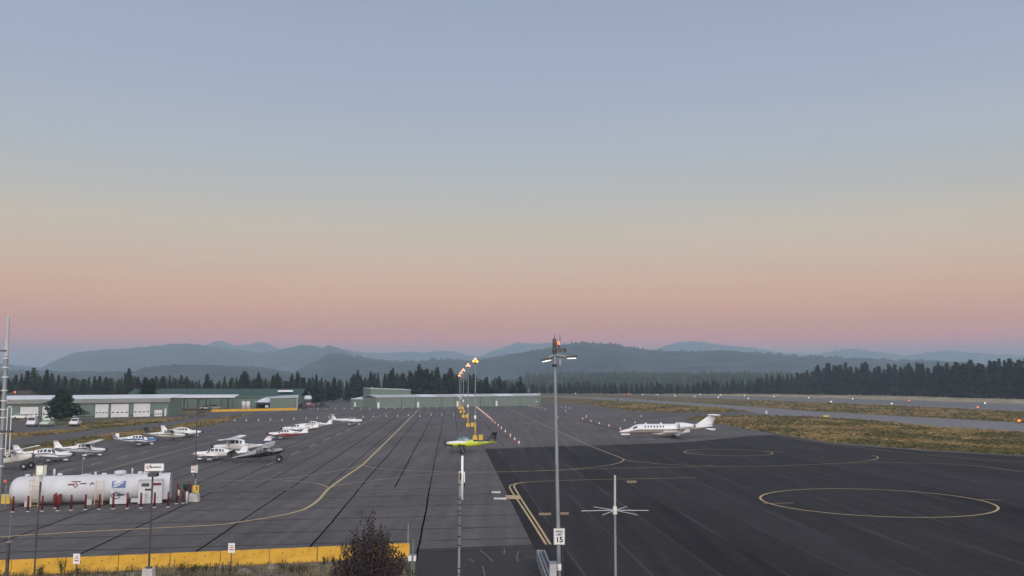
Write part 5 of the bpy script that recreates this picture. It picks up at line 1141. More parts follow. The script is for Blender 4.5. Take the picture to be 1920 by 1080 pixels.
# ================================================================== NEAR THINGS
# purple-leaved shrub/tree
def plum(label, loc, h, r, seed, n, up=True):
    q = random.Random(seed); t = thing('plum_tree', label, 'tree', loc); tr = MB(); lf = MB()
    tr.bar((0, 0, 0), (0, 0, h * .22), .045 * h * .35, .03 * h * .35, 7)
    for i in range(n):
        a = q.uniform(0, 6.28); rad = math.sqrt(q.random()) * r; top = h * (1 - .42 * (rad / r) ** 2.2) * q.uniform(.74, .93) if i > 6 else h * q.uniform(.93, 1.04)
        if i <= 6: rad = r * q.uniform(.1, .5)
        p0 = Vector((0, 0, h * .1)); p1 = Vector((math.cos(a) * rad * .55, math.sin(a) * rad * .55, top * .45)); p2 = Vector((math.cos(a) * rad, math.sin(a) * rad, top))
        tr.bar(p0, p1, .018, .011, 4); tr.bar(p1, p2, .011, .004, 4)
        for (A, B, k0, kk) in ((p0, p1, .45, 16), (p1, p2, .0, 44)):
            for j in range(kk):
                s = k0 + (1 - k0) * (j + q.random()) / kk; p = A.lerp(B, s); sp = (.14 - .10 * s) if A is p1 else .15
                p = p + Vector((q.gauss(0, 1), q.gauss(0, 1), q.gauss(0, .6))) * sp
                sz = q.uniform(.04, .075); d1 = Vector((q.gauss(0, 1), q.gauss(0, 1), q.gauss(0, 1))).normalized(); d2 = d1.orthogonal().normalized()
                lf.add([p - d1 * sz, p + d2 * sz * .6, p + d1 * sz, p - d2 * sz * .6], [(0, 1, 2, 3)])
    tr.build('trunk', M_twig, t); lf.build('crown', M_plum, t); return t
plum('tall dark purple-leaved tree in front of the yellow barrier at the bottom', (W(694, 1000, 44).x, 44, -.5), 5.0, 1.75, 3, 230)
plum('lower sprawling purple-leaved shrub to the right of the tall purple tree', (W(755, 1000, 43).x, 42.5, -1.0), 3.2, 1.6, 9, 150)
# weedy verge below the barrier
b = MB(); b2 = MB(); q = random.Random(12)
vp = P2([(-60, 1085), (221, 1066), (420, 1056), (600, 1047), (770, 1041), (780, 1140), (-100, 1200)])
sheet('verge', vp, mat('dry_verge_soil', (.045, .035, .025), .95, scale=1.6, col2=(.20, .165, .125), bump=1, contrast=(.35, .65), detail=8), .02)
for i in range(4200):
    u = q.uniform(-20, 780); Y = q.uniform(44.5, 54.2); X = (u - 960) / F * Y
    g = e0 + dj * ((X - e0.x) / dj.x)
    if Y > g.y - .35: continue
    dens = mn.noise(Vector((X * .35, Y * .6, 2))); 
    if dens < -.12 and q.random() < .75: continue
    tgt = b if mn.noise(Vector((X * .5, Y * .5, 9))) > -.05 else b2; hh = q.uniform(.12, .45) * (1.5 if q.random() < .08 else 1)
    if Y > g.y - 1.1: hh *= .75
    for k in range(5):
        a = q.uniform(0, 6.28); l = Vector((math.cos(a), math.sin(a), 0)) * q.uniform(.02, .16); pz = Vector((X, Y, .02)) + Vector((q.gauss(0, .06), q.gauss(0, .06), 0)); wv = Vector((-l.y, l.x, 0)).normalized() * .012
        tp = pz + l + Vector((0, 0, hh * q.uniform(.6, 1.1)))
        tgt.add([pz - wv, pz + wv, tp + wv * .4, tp - wv * .4], [(0, 1, 2, 3)])
        if k < 2: d1 = wv * 2.5; tgt.add([tp - d1, tp + Vector((0, 0, -.05)), tp + d1, tp + Vector((0, 0, .06))], [(0, 1, 2, 3)])
tag(b.build('dry_weeds', M_weed), kind='stuff'); tag(b2.build('green_weeds', M_weedg), kind='stuff')
# tufts of dry grass over the airfield meadows and the strips by the service road
tg = [MB(), MB()]; q = random.Random(31)
def inside(p, poly):
    c = False
    for (x0, y0), (x1, y1) in zip(poly, poly[1:] + poly[:1]):
        if (y0 > p[1]) != (y1 > p[1]) and p[0] < (x1 - x0) * (p[1] - y0) / (y1 - y0) + x0: c = not c
    return c
MEAD = [([(1287, 787), (1300, 781.5), (1345, 780), (1440, 779.5), (1535, 782), (1644, 790), (1752, 801), (1930, 812.5), (1930, 854), (1725, 842.5), (1562, 829.5), (1454, 812.5), (1400, 804.5), (1360, 795.5), (1300, 788.5)], 4200, .28),
        ([(1055, 755.5), (1107, 753.5), (1205, 755), (1350, 765), (1410, 772), (1310, 774), (1190, 771), (1140, 764.5), (1107, 760)], 900, .32),
        ([(1400, 750), (1535, 755), (1700, 762), (1930, 773), (1930, 793), (1752, 783.5), (1535, 771), (1400, 761)], 1400, .34),
        ([(-20, 845), (60, 836.5), (150, 822.5), (240, 810.5), (320, 800), (400, 786), (480, 775), (479, 773.5), (400, 796.5), (317, 808.5), (200, 826), (100, 843), (-20, 857)], 2400, .25),
        ([(98, 796), (200, 791), (330, 785), (387, 780.5), (387, 777.5), (320, 789.5), (240, 799), (150, 808), (60, 818), (0, 816), (100, 809.5), (185, 803.5)], 1500, .28)]
for poly, n_, hh in MEAD:
    us_ = [p[0] for p in poly]; vs_ = [p[1] for p in poly]; k_ = 0; tries = 0
    while k_ < n_ and tries < n_ * 12:
        tries += 1; u = q.uniform(min(us_), max(us_)); v = q.uniform(min(vs_), max(vs_))
        if not inside((u, v), poly): continue
        p = G(u, v); nz = mn.noise(Vector((p.x * .10, p.y * .06, 4)))
        if nz < -.05 and q.random() < .6: continue
        k_ += 1; mb = tg[0] if nz + q.uniform(-.25, .25) > .07 else tg[1]
        for j in range(4):
            a = q.uniform(0, 6.28); d1 = Vector((math.cos(a), math.sin(a), 0)) * q.uniform(.15, .45); h_ = hh * q.uniform(.5, 1.3); c_ = p + Vector((q.gauss(0, .25), q.gauss(0, .25), 0))
            mb.add([c_ - d1 * .6, c_ + d1 * .6, c_ + d1 + Vector((d1.y * .4, -d1.x * .4, h_)), c_ + Vector((0, 0, h_ * 1.25)), c_ - d1 + Vector((-d1.y * .4, d1.x * .4, h_ * .8))], [(0, 1, 2, 3, 4)])
tag(tg[0].build('dry_grass', mat('tan_dry_grass', (.18, .125, .055), .95, scale=.3, col2=(.33, .24, .115), spec=.1)), kind='stuff')
tag(tg[1].build('green_grass', mat('olive_grass', (.07, .068, .025), .95, scale=.3, col2=(.15, .13, .06), spec=.1)), kind='stuff')
def rock(label, u, v, r, seed):
    q = random.Random(seed); p = G(u, v); m = MB(); n = 12; vs = []
    for i in range(7):
        th = math.pi * .5 * i / 6
        for j in range(n):
            a = 2 * math.pi * j / n; k = 1 + mn.noise(Vector((math.cos(a) * 1.3 + seed, math.sin(a) * 1.3, th * 1.5))) * .5
            vs.append((math.cos(a) * math.cos(th) * r * k * 1.3, math.sin(a) * math.cos(th) * r * k, math.sin(th) * r * .75 * k - .05))
    m.add(vs, [(i * n + j, i * n + (j + 1) % n, (i + 1) * n + (j + 1) % n, (i + 1) * n + j) for i in range(6) for j in range(n)])
    o = m.build('boulder', M_rock, None, True, (p.x, p.y, .02)); tag(o, label, 'rock', 'boulders in the verge')
rock('rounded grey boulder left of the white lamp foot at the bottom', 247, 1082, .34, 2); rock('flat pale boulder in the weeds right of the small sign post', 457, 1077, .40, 5); rock('low wide boulder under the weeds near the middle of the verge', 508, 1066, .35, 8); rock('small grey boulder behind the sign post in the verge', 420, 1065, .26, 11)
# leafy dark weeds against the barrier
for i, (u, v, h) in enumerate([(75, 1083, .75), (115, 1081, .85), (145, 1082, .5), (610, 1062, .5), (625, 1064, .55), (660, 1063, .4), (738, 1010, .0)]):
    if h == 0: continue
    p = G(u, v); t = thing('leafy_weed', 'dark leafy weed in front of the yellow barrier, %s from the left' % ORD[i], 'plant', (p.x, p.y, .02), 0, 'dark weeds along the barrier'); q = random.Random(40 + i); m = MB(); s_m = MB()
    for k in range(7):
        a = q.uniform(0, 6.28); tp = Vector((math.cos(a) * .25 * q.random(), math.sin(a) * .25 * q.random(), h * q.uniform(.6, 1.1))); s_m.bar((0, 0, 0), tp, .008, .004, 4)
        for j in range(26):
            c = tp * q.uniform(.35, 1) + Vector((q.gauss(0, .05), q.gauss(0, .05), q.gauss(0, .04))); d1 = Vector((q.gauss(0, 1), q.gauss(0, 1), q.gauss(0, 1))).normalized() * q.uniform(.025, .05); d2 = d1.orthogonal().normalized() * .022
            m.add([c - d1, c + d2, c + d1, c - d2], [(0, 1, 2, 3)])
    m.build('foliage', M_weedg, t); s_m.build('stem', M_bark, t)
# small two-line signs on posts in the verge
for (u, v, Y, lab) in ((445, 1010, 52.6, 'small white notice on a dark post in front of the yellow barriers'), (162, 1029, 50.6, 'small white notice on a dark post near the bottom left corner, barely above the barrier')):
    X = (u - 960) / F * Y; z = CAM_H - (v - HORIZON) * Y / F; t = thing('notice_sign', lab, 'sign', (X, Y, .01), R(-2), 'small white notices')
    MB().bar((0, 0, 0), (.04, 0, z - .02), .03, .03, 6).build('post', M_dsteel, t); bd = MB().box((.04, -.05, z - .27), (.36, .03, .52)).build('board', M_signw, t)
    MB().box((.06, -.07, z - .15), (.12, .006, .06)).box((.04, -.07, z - .25), (.24, .006, .035)).box((.05, -.07, z - .36), (.2, .006, .07)).build('lettering', mat('faded_red_print', (.35, .12, .11), .6), bd)
# poles bottom left
X = (85.5 - 960) / F * 46; t = thing('lantern_pole', 'thin leaning pole topped by a white cage lantern left of the fuel tank', 'pole', (X, 46, .01))
MB().bar((0, 0, 0), (.06, 0, 3.6), .045, .04, 8).bar((.06, 0, 3.6), (.12, 0, 5.9), .04, .05, 8).build('pole', M_dsteel, t)
b = MB(); b.bar((.12, 0, 5.6), (.12, 0, 5.95), .075, .07, 10); b.build('neck', M_conc, t)
b = MB(); w2 = .19
for k in range(7): 
    x = -w2 + 2 * w2 * k / 6
    for y in (-w2, w2): b.bar((.12 + x, y, 5.95), (.12 + x, y, 6.38), .011, .011, 4)
    for x2 in (-w2, w2): b.bar((.12 + x2, x, 5.95), (.12 + x2, x, 6.38), .011, .011, 4)
for z in (5.95, 6.05, 6.15, 6.26, 6.37): 
    for y in (-w2, w2): b.bar((.12 - w2, y, z), (.12 + w2, y, z), .011, .011, 4)
    for x2 in (-w2, w2): b.bar((.12 + x2, -w2, z), (.12 + x2, w2, z), .011, .011, 4)
b.build('cage', M_signw, t); MB().box((.12, 0, 6.15), (.30, .30, .38)).build('lantern', mat('pale_lantern_glass', (.8, .8, .6), .4, emit=(.9, 1, .75), estr=.35), t)
MB().lathe([(0, .2), (.10, .18), (.14, .05)], (.12, 0, 6.4), (0, 0, 1), 10).box((-.02, 0, 6.62), (.06, .06, .12)).box((.28, 0, 6.62), (.04, .06, .2)).build('lantern_cap', M_dsteel, t)
MB().box((.04, -.06, 3.35), (.12, .12, .5)).bar((.06, -.04, 4.6), (.2, -.04, 4.6), .02).build('junction_box', M_dsteel, t)
X = (295.5 - 960) / F * 48; t = thing('lamp_post', 'dark lamp post with square head and white foot before the tank end', 'lamp post', (X, 48, .01))
MB().box((0, 0, .55), (.56, .5, 1.1), taper=(.88, .88)).build('base', M_conc, t); MB().box((0, 0, 1.13), (.24, .24, .08)).build('base_plate', M_dsteel, t)
MB().bar((0, 0, 1.1), (.02, 0, 5.62), .058, .048, 8).build('pole', M_dsteel, t); MB().box((.05, 0, 5.72), (.42, .42, .16)).build('lamp_head', M_dsteel, t); MB().box((-.18, 0, 4.98), (.30, .08, .10)).build('bracket', M_dsteel, t)
X = (35 - 960) / F * 42; t = thing('utility_post', 'thick short dark post in the bottom left corner', 'post', (X, 42, 0)); MB().bar((0, 0, 0), (.04, 0, 3.55), .085, .075, 8).build('post', M_dsteel, t); MB().bar((.04, 0, 3.5), (.1, 0, 4.6), .012, .008, 4).bar((.09, 0, 4.5), (-.02, 0, 4.75), .01, .008, 4).bar((.12, -.1, 3.4), (.12, -.1, 3.48), .1, .1, 6).build('antenna', M_galv, t)
# left antenna mast
X0 = (14 - 960) / F * 12; t = thing('antenna_mast', 'slender white and dark antenna mast at the left edge of the picture', 'antenna', (X0, 12, 3.0))
zz = lambda v: CAM_H - (v - HORIZON) * 12 / F - 3.0
MB().bar((-.0, 0, 0), (.0, 0, zz(668)), .034, .028, 12).build('mast', M_galv, t); MB().bar((0, 0, zz(668)), (0, 0, zz(595)), .026, .022, 10).lathe([(0, .022), (.015, .012)], (0, 0, zz(595)), (0, 0, 1), 10).build('whip', M_gray, t)
MB().bar((-.055, .0, 0), (-.055, 0, zz(740)), .03, .02, 8).build('side_tube', M_dsteel, t)
for v in (673, 690, 708, 733, 752, 768, 783, 812, 840, 872): MB().bar((-.0, 0, zz(v)), (-.0, 0, zz(v) + .014), .04, .04, 12).build('clamp', M_door, t)
MB().box((-.12, -.02, zz(658)), (.26, .03, .02)).build('bracket', M_dsteel, t)
a = MB(); a.box((.02, -.04, zz(807)), (.26, .04, .025)); a.build('cross_arm', M_dsteel, t)
lp = MB(); xs0, xs1 = .075, .125
lp.tube([(xs0, -.04, zz(850)), (xs0, -.04, zz(766)), (xs0 + .008, -.04, zz(762.5)), (xs0 + .025, -.04, zz(761)), (xs1 - .008, -.04, zz(762.5)), (xs1, -.04, zz(766)), (xs1, -.04, zz(850)), ((xs0 + xs1) / 2, -.04, zz(853)), (xs0, -.04, zz(850))], .006, 6); lp.build('folded_dipole', M_door, t)
# mast with white box in the middle, on the roof
X1 = (862.5 - 960) / F * 13.8; t = thing('sensor_mast', 'slim banded steel mast with white box and tube before the lime trainer', 'mast', (X1, 13.8, 7.2))
zz = lambda v: CAM_H - (v - HORIZON) * 13.8 / F - 7.2
MB().bar((0, 0, 0), (.012, 0, zz(882)), .021, .016, 10).build('mast', M_galv, t)
for v in (905, 932, 942, 953, 960, 979, 999, 1015, 1056, 1066): MB().bar((.003, 0, zz(v)), (.004, 0, zz(v) + .014), .026, .026, 10).build('band', M_black, t)
b = MB(); b.bar((.044, 0, zz(932)), (.044, 0, zz(852)), .0175, .0175, 10); b.build('white_tube', M_signw, t, True); MB().box((.03, .02, zz(892)), (.075, .03, .17)).box((.077, -.005, zz(891)), (.012, .06, .15)).build('white_box', M_signw, t)
MB().box((.02, -.005, zz(890)), (.02, .03, .10)).bar((.0, -.03, zz(1020)), (.012, -.03, zz(925)), .004, .004, 4).build('cable', M_black, t)
# ground-plane antenna
X2 = (1149.5 - 960) / F * 14; t = thing('radial_antenna', 'white vertical whip antenna with six flat radials on a thin mast, lower right of centre', 'antenna', (X2, 14, 7.3))
zz = lambda v: CAM_H - (v - HORIZON) * 14 / F - 7.3
MB().bar((0, 0, 0), (0, 0, zz(953)), .020, .018, 10).build('mast', M_galv, t)
MB().bar((0, 0, zz(946)), (.006, 0, zz(889)), .017, .016, 10).lathe([(0, .016), (.012, .008)], (.006, 0, zz(889)), (0, 0, 1), 10).build('whip', M_gray, t); MB().bar((0, 0, zz(958)), (0, 0, zz(944)), .034, .03, 10).build('hub', M_cream, t)
for a_ in (3, 63, 123, 183, 243, 303):
    a_ = R(a_); z = zz(951); MB().bar((0, 0, z), (math.cos(a_) * .50, math.sin(a_) * .50, z - .008), .007, .006, 6).build('radial', M_gray, t)
# tall light pole with LED heads
X3 = (1046.5 - 960) / F * 50.3; t = thing('tall_light_pole', 'tall grey steel pole with two lit white lamp heads and amber beacon', 'light pole', (X3, 50.3, 0)); 
b = MB(); tipx = -.20; b.bar((0, 0, 0), (tipx, 0, 12.55), .112, .075, 14); b.build('pole', M_galv, t)
at_ = lambda v: CAM_H - (v - HORIZON) * 50.3 / F
MB().bar((tipx, 0, at_(665)), (tipx, 0, 12.72), .115, .105, 12).build('top_sleeve', M_dsteel, t); MB().bar((tipx, 0, 12.7), (tipx + .0, 0, 13.0), .025, .01, 6).build('finial', M_dsteel, t)
for s, x1, zt_ in ((-1, -.42, -.12), (1, .92, .02)):
    b = MB(); b.bar((tipx, 0, at_(666)), (tipx + x1 * .8, -.05, at_(670) + zt_ * .4), .09, .06, 8); ar = b.build('lamp_arm', M_galv, t)
    hd = MB().box((tipx + x1, -.1, at_(672) + zt_ + .06), (.56, .36, .12), tilt=('Y', R(12 if s < 0 else 2) * -1)).build('lamp_head', M_dsteel, t)
    MB().box((tipx + x1 - .01, -.1, at_(672) + zt_ - .03), (.46, .30, .04), tilt=('Y', R(12 if s < 0 else 2) * -1)).build('led_panel', M_led, hd)
MB().bar((tipx + .10, -.05, at_(655)), (tipx + .62, -.05, at_(655)), .03).box((tipx + .28, -.05, at_(658)), (.22, .2, .14)).box((tipx + .55, -.05, at_(658.5)), (.16, .16, .14)).build('sensor_bracket', M_dsteel, t)
MB().bar((tipx + .08, 0, at_(641)), (tipx + .23, 0, at_(652)), .02).bar((tipx + .23, 0, at_(656)), (tipx + .23, 0, at_(647)), .06, .04, 8).build('beacon_bracket', M_dsteel, t)
MB().lathe([(0, .05), (.04, .08), (.12, .08), (.18, .04)], (tipx + .23, 0, at_(647)), (0, 0, 1), 12).build('beacon', M_lens, t, True)
MB().bar((tipx + .30, 0, at_(648)), (tipx + .30, 0, at_(629)), .022, .015, 6).build('whip', M_dsteel, t)
MB().lathe([(0, .10), (.06, .12), (.42, .12), (.46, .08)], (tipx + .30, 0, at_(688)), (0, 0, 1), 12).bar((tipx, 0, at_(675)), (tipx + .3, 0, at_(675)), .03).build('radio_unit', M_galv, t)
for v in (660, 686, 688): MB().bar((tipx, 0, at_(v)), (tipx, 0, at_(v) + .08), .13, .13, 12).build('clamp', M_black, t)
MB().bar((.20, -.05, 0), (.17, -.05, 2.9), .025, .025, 6).build('conduit', M_dsteel, t); MB().box((.0, -.18, .75), (.20, .08, .32)).build('access_plate', M_signw, t)
sp = thing('speed_limit_sign', 'white SPEED LIMIT 15 sign strapped to the tall pole', 'sign', (X3 - .03, 50.3 - .2, 0))
zc = CAM_H - (998.5 - HORIZON) * 50.1 / F
bd = MB().box((.03, 0, zc), (.58, .02, .84)).build('board', M_signw, sp)
MB().box((.03, -.013, zc + .395), (.52, .006, .012)).box((.03, -.013, zc - .395), (.52, .006, .012)).box((-.23, -.013, zc), (.012, .006, .80)).box((.29, -.013, zc), (.012, .006, .80)).build('border', M_black, bd)
text('lettering', 'SPEED', .155, M_black, (.03, -.014, zc + .25), bd, bold=.004); text('lettering', 'LIMIT', .155, M_black, (.03, -.014, zc + .10), bd, bold=.004); text('numerals', '15', .40, M_black, (.03, -.014, zc - .17), bd, bold=.012)
MB().bar((.03, .04, zc - .3), (.03, .04, zc + .3), .03).build('bracket', M_galv, sp)
# gate guide rail and post box
a0_ = G(1013.5, 1032, .62); a1_ = G(1034, 1085, .62); d = a0_ - a1_; t = thing('gate_rail', 'grey galvanised trough rail beside the foot of the tall pole', 'gate rail', (a1_.x, a1_.y, .012), math.atan2(d.y, d.x))
L = d.length; MB().box((L / 2, .21, .32), (L, .07, .64)).box((L / 2, -.21, .32), (L, .07, .64)).box((L - .04, 0, .32), (.07, .35, .64)).build('side_plate', M_galv, t); MB().box((L / 2, 0, .24), (L - .1, .34, .48)).build('trough_floor', M_dsteel, t)
MB().bar((.1, 0, .5), (L - .3, 0, .5), .05).build('chain_guide', M_galv, t)
p = W(1036.5, 1060, 48.6); t = thing('gate_operator', 'grey cabinet between the trough rail and the tall pole', 'cabinet', (p.x, 48.6, .012), R(3)); MB().box((0, 0, .62), (.34, .4, 1.24)).build('cabinet_body', M_gray, t); MB().box((0, 0, 1.27), (.40, .46, .06)).build('lid', M_galv, t); MB().bar((.1, -.1, 1.2), (.28, -.3, 1.0), .02).build('conduit', M_galv, t)
p = G(786, 1045); t = thing('gate_post', 'pale green leaning gate frame post right of the purple shrub', 'gate', (W(771, 1030, 49).x, 49, .012)); MB().bar((0, 0, 0), (.12, 0, 2.35), .05, .045, 8).bar((.14, 0, .0), (.16, 0, 1.2), .045, .045, 8).build('post', M_sage2, t); MB().bar((-.02, -.02, .0), (.10, -.02, 2.2), .02, .02, 6).build('bar', M_door, t)
p = G(787, 1046); t = thing('gate_keypad', 'small white box on a stub at the right end of the yellow barriers', 'box', (p.x, 52.5, .012)); MB().box((0, 0, .78), (.42, .3, .30)).build('box_body', M_signw, t); MB().box((0, 0, .945), (.44, .32, .03)).build('lid', M_galv, t); MB().box((0, 0, .32), (.3, .22, .62)).build('stub', M_dsteel, t)
p = G(765, 1030); t = thing('reflector_stake', 'thin pale stake behind the right end of the yellow barriers', 'stake', (W(765, 1000, 57).x, 57, .006)); MB().bar((0, 0, 0), (.01, 0, 1.95), .02, .015, 6).build('stake_body', M_gray, t)
# wheel stops on the pavement edge
for (u0, u1, v, lab) in ((921.5, 939, 924.5, 'white concrete wheel stop on the pavement, the farther of two'), (925.5, 950, 936.5, 'white concrete wheel stop on the pavement, the nearer of two')):
    a, c = G(u0, v), G(u1, v); t = thing('wheel_stop', lab, 'wheel stop', ((a.x + c.x) / 2, a.y, .012), 0, 'wheel stops'); L = (c - a).length
    MB().extrude([(-.1, 0), (-.07, .15), (.07, .15), (.1, 0)], -L / 2, L / 2).build('stop_body', M_gray, t); MB().box((-L / 2 - .04, 0, .08), (.08, .2, .15)).box((L / 2 + .04, 0, .08), (.08, .2, .15)).build('end_cap', M_rubber, t)
# ================================================================== VEHICLES
def car(label, loc, rz, kind, M, group='vehicles parked by the garage', scale=1):
    t = thing({'van': 'van', 'pickup': 'pickup_truck', 'car': 'parked_car', 'suv': 'parked_suv'}[kind], label, {'van': 'van', 'pickup': 'pickup', 'car': 'car', 'suv': 'SUV'}[kind], loc, rz, group, scale)
    prof = {'car': [(-2.2, .35), (-2.25, .75), (-2.1, .95), (-1.2, 1.0), (2.0, .85), (2.2, .7), (2.2, .35)], 'suv': [(-2.3, .4), (-2.3, 1.05), (-.0, 1.1), (2.1, 1.05), (2.3, .85), (2.3, .4)],
            'van': [(-2.5, .4), (-2.5, 1.3), (1.2, 1.3), (2.4, 1.05), (2.5, .8), (2.5, .4)], 'pickup': [(-2.7, .5), (-2.7, 1.1), (0, 1.1), (2.4, 1.1), (2.6, .95), (2.6, .5)]}[kind]
    cab = {'car': [(-1.7, .98), (-1.1, 1.42), (.4, 1.42), (1.1, .93)], 'suv': [(-2.2, 1.08), (-1.95, 1.75), (.35, 1.78), (1.05, 1.09)], 'van': [(-2.45, 1.3), (-2.4, 2.15), (1.0, 2.15), (1.8, 1.2)], 'pickup': [(-.9, 1.1), (-.75, 1.8), (.65, 1.8), (1.25, 1.1)]}[kind]
    def xprism(poly, hw, tw, mi=0):
        b = MB(); n = len(poly); z0 = min(z for _, z in poly); z1 = max(z for _, z in poly)
        f_ = lambda z: hw + (tw - hw) * (z - z0) / (z1 - z0)
        b.add([(x, -f_(z), z) for x, z in poly] + [(x, f_(z), z) for x, z in poly], [tuple(range(n)), tuple(reversed(range(n, 2 * n)))] + [((i + 1) % n, i, n + i, n + (i + 1) % n) for i in range(n)]); return b
    xprism(prof, .92, .88).build('body', M, t); xprism(cab, .85, .68).build('cabin', M, t)
    (xa, za), (xb, zb_), (xc, zc_), (xd, zd) = cab; hz = zb_ - za; k0, k1 = .15, .88
    b = MB(); wa = lambda z: .85 + (.68 - .85) * (z - za) / hz + .012
    if kind != 'van':
        for s in (1, -1):
            z0, z1 = za + hz * k0, za + hz * k1; L0 = xa + (xb - xa) * k0 + .15; L1 = xa + (xb - xa) * k1 + .12; R0 = xd + (xc - xd) * k0 - .15; R1 = xd + (xc - xd) * k1 - .1
            b.add([(L0, s * wa(z0), z0), (R0, s * wa(z0), z0), (R1, s * wa(z1), z1), (L1, s * wa(z1), z1)], [(0, 1, 2, 3)])
        b.build('side_window', M_glass, t)
    b = MB(); z0, z1 = za + hz * k0, za + hz * k1; x0 = xd + (xc - xd) * k0 + .02; x1 = xd + (xc - xd) * k1 + .02; b.add([(x0, -.72, z0), (x0, .72, z0), (x1, .62, z1), (x1, -.62, z1)], [(0, 1, 2, 3)]); b.build('windshield', M_glass, t)
    b = MB(); x0 = xa + (xb - xa) * k0 - .02; x1 = xa + (xb - xa) * k1 - .02; b.add([(x0, .7, z0), (x0, -.7, z0), (x1, -.6, z1), (x1, .6, z1)], [(0, 1, 2, 3)]); b.build('rear_window', M_glass, t)
    xf = prof[-1][0]
    for s in (1, -1):
        MB().box((xf + .0, s * .68, .72), (.08, .3, .16)).build('headlight', M_silver, t); MB().box((-xf - .0, s * .72, .8), (.08, .2, .2)).build('tail_light', M_redb, t)
        for x in (-1.35, 1.4): wheel(t, (x, s * .84, .34), .34, .22, hub=M_gray)
    MB().box((xf + .03, 0, .48), (.12, 1.7, .2)).build('bumper', M_trim, t)
    return t
sgv = mat('pale_green_car_paint', (.45, .55, .42), .4)
for (u, v, kind, M, rz, lab) in ((60, 799.5, 'van', M_white, -70, 'white van parked on the grass edge left of the round pine'), (88, 799.5, 'suv', sgv, -80, 'pale green SUV parked beside the white van'), (141, 799, 'pickup', M_white, -75, 'white pickup with dark cab parked right of the round pine'),
                                 (40, 786, 'car', M_white, 10, 'white car in front of the leftmost garage door'), (54, 785.4, 'car', M_white, 0, 'white car beside the one at the leftmost garage door'), (125, 785, 'pickup', M_white, 5, 'white pickup half hidden behind the round pine')):
    p = G(u, v); car(lab, (p.x, p.y, .008), R(rz), kind, M, scale=1.0)
for (u, v, kind, M, rz, lab) in ((387, 768, 'car', M_white, 10, 'white car under the left part of the carport'), (403, 768, 'suv', M_silver, 40, 'silver SUV under the middle of the carport'), (566, 766.0, 'pickup', M_dsteel, 80, 'dark truck with a pale cover at the right end of the metal shed')):
    p = G(u, v); car(lab, (p.x, p.y, .008), R(rz), kind, M, 'vehicles by the carport')
p = G(577, 764.0); rv = car('red and white service vehicle parked far off between the shed and the hangars', (p.x, p.y, .008), R(20), 'suv', M_redb, 'vehicles between the sheds'); MB().box((.3, 0, 1.45), (2.0, 1.75, .5)).build('white_panel', M_white, rv)
p = G(605.5, 764.5); car('dark truck parked far off between the shed and the hangars', (p.x, p.y, .008), R(-30), 'pickup', M_dsteel, 'vehicles between the sheds')
p = G(593, 764); t = thing('fuel_drum_rack', 'small dark red equipment beside the distant dark truck', 'equipment', (p.x, p.y, .008)); MB().lathe([(0, .3), (1.5, .3), (1.6, .1)], (0, 0, 0), (0, 0, 1), 12).build('drum', M_red, t, True); MB().box((0, 0, 1.7), (.3, .3, .2)).build('cap', M_trim, t)
p = G(690, 764); t = thing('ground_cart', 'dark low cart in front of the lower sage shed', 'cart', (p.x, p.y, .008), R(5)); MB().box((0, 0, .85), (1.5, .9, .8)).build('cart_body', M_trim, t)
for s in (1, -1):
    for x in (-.5, .5): wheel(t, (x, s * .4, .3), .3, .15)
p = G(702, 764); t = thing('equipment_locker', 'dark upright locker at the joint of the low shed and the hangar row', 'locker', (p.x, p.y - 2, .008)); MB().box((0, 0, .85), (.6, .5, 1.7)).build('locker_body', M_trim, t); MB().box((0, -.26, 1.0), (.05, .03, .3)).build('handle', M_gray, t)
p = G(563.5, 766); t = thing('equipment_shelter', 'white-topped equipment shelter behind the right end of the metal shed', 'shelter', (p.x + 1.0, p.y + 8, .008)); MB().box((0, 0, 4.0), (2.6, 2.5, 1.3), taper=(.8, .8)).build('roof', M_roofw, t)
for sx in (-1, 1):
    for sy in (-1, 1): MB().box((sx * 1.1, sy * 1.0, 1.7), (.2, .2, 3.4)).build('post', M_trim, t)
p = G(376, 778); t = thing('waste_container', 'small dark container on a stand right of the garage end', 'container', (p.x + .3, p.y, .008)); MB().box((0, 0, .85), (1.6, 1.1, .8), taper=(1.05, 1.05)).build('bin_body', M_trim, t); MB().box((-.7, 0, .25), (.1, .9, .5)).box((.7, 0, .25), (.1, .9, .5)).build('stand', M_bark, t)
p = G(625, 752); t = thing('utility_pole', 'thin grey pole before the trees between the sheds and the hangar row', 'pole', (p.x, 420, .0)); MB().bar((0, 0, 0), (0, 0, 5.2), .15, .12, 8).build('pole', M_galv, t); MB().box((0, 0, 5.3), (.5, .3, .2)).build('lamp_head', M_dsteel, t)
p = W(52, 735, 330); t = thing('red_beacon', 'thin pole with a red light above the left end of the garage roof', 'beacon', (p.x, 322, 0)); MB().bar((0, 0, 0), (0, 0, 6.4), .08, .06, 6).bar((0, 0, 6.4), (0, 0, 8.6), .04, .03, 6).build('pole', M_galv, t); MB().lathe([(0, .1), (.1, .25), (.4, .25), (.5, .1)], (-.3, 0, 6.2), (0, 0, 1), 10).build('lamp', M_rwr, t, True)
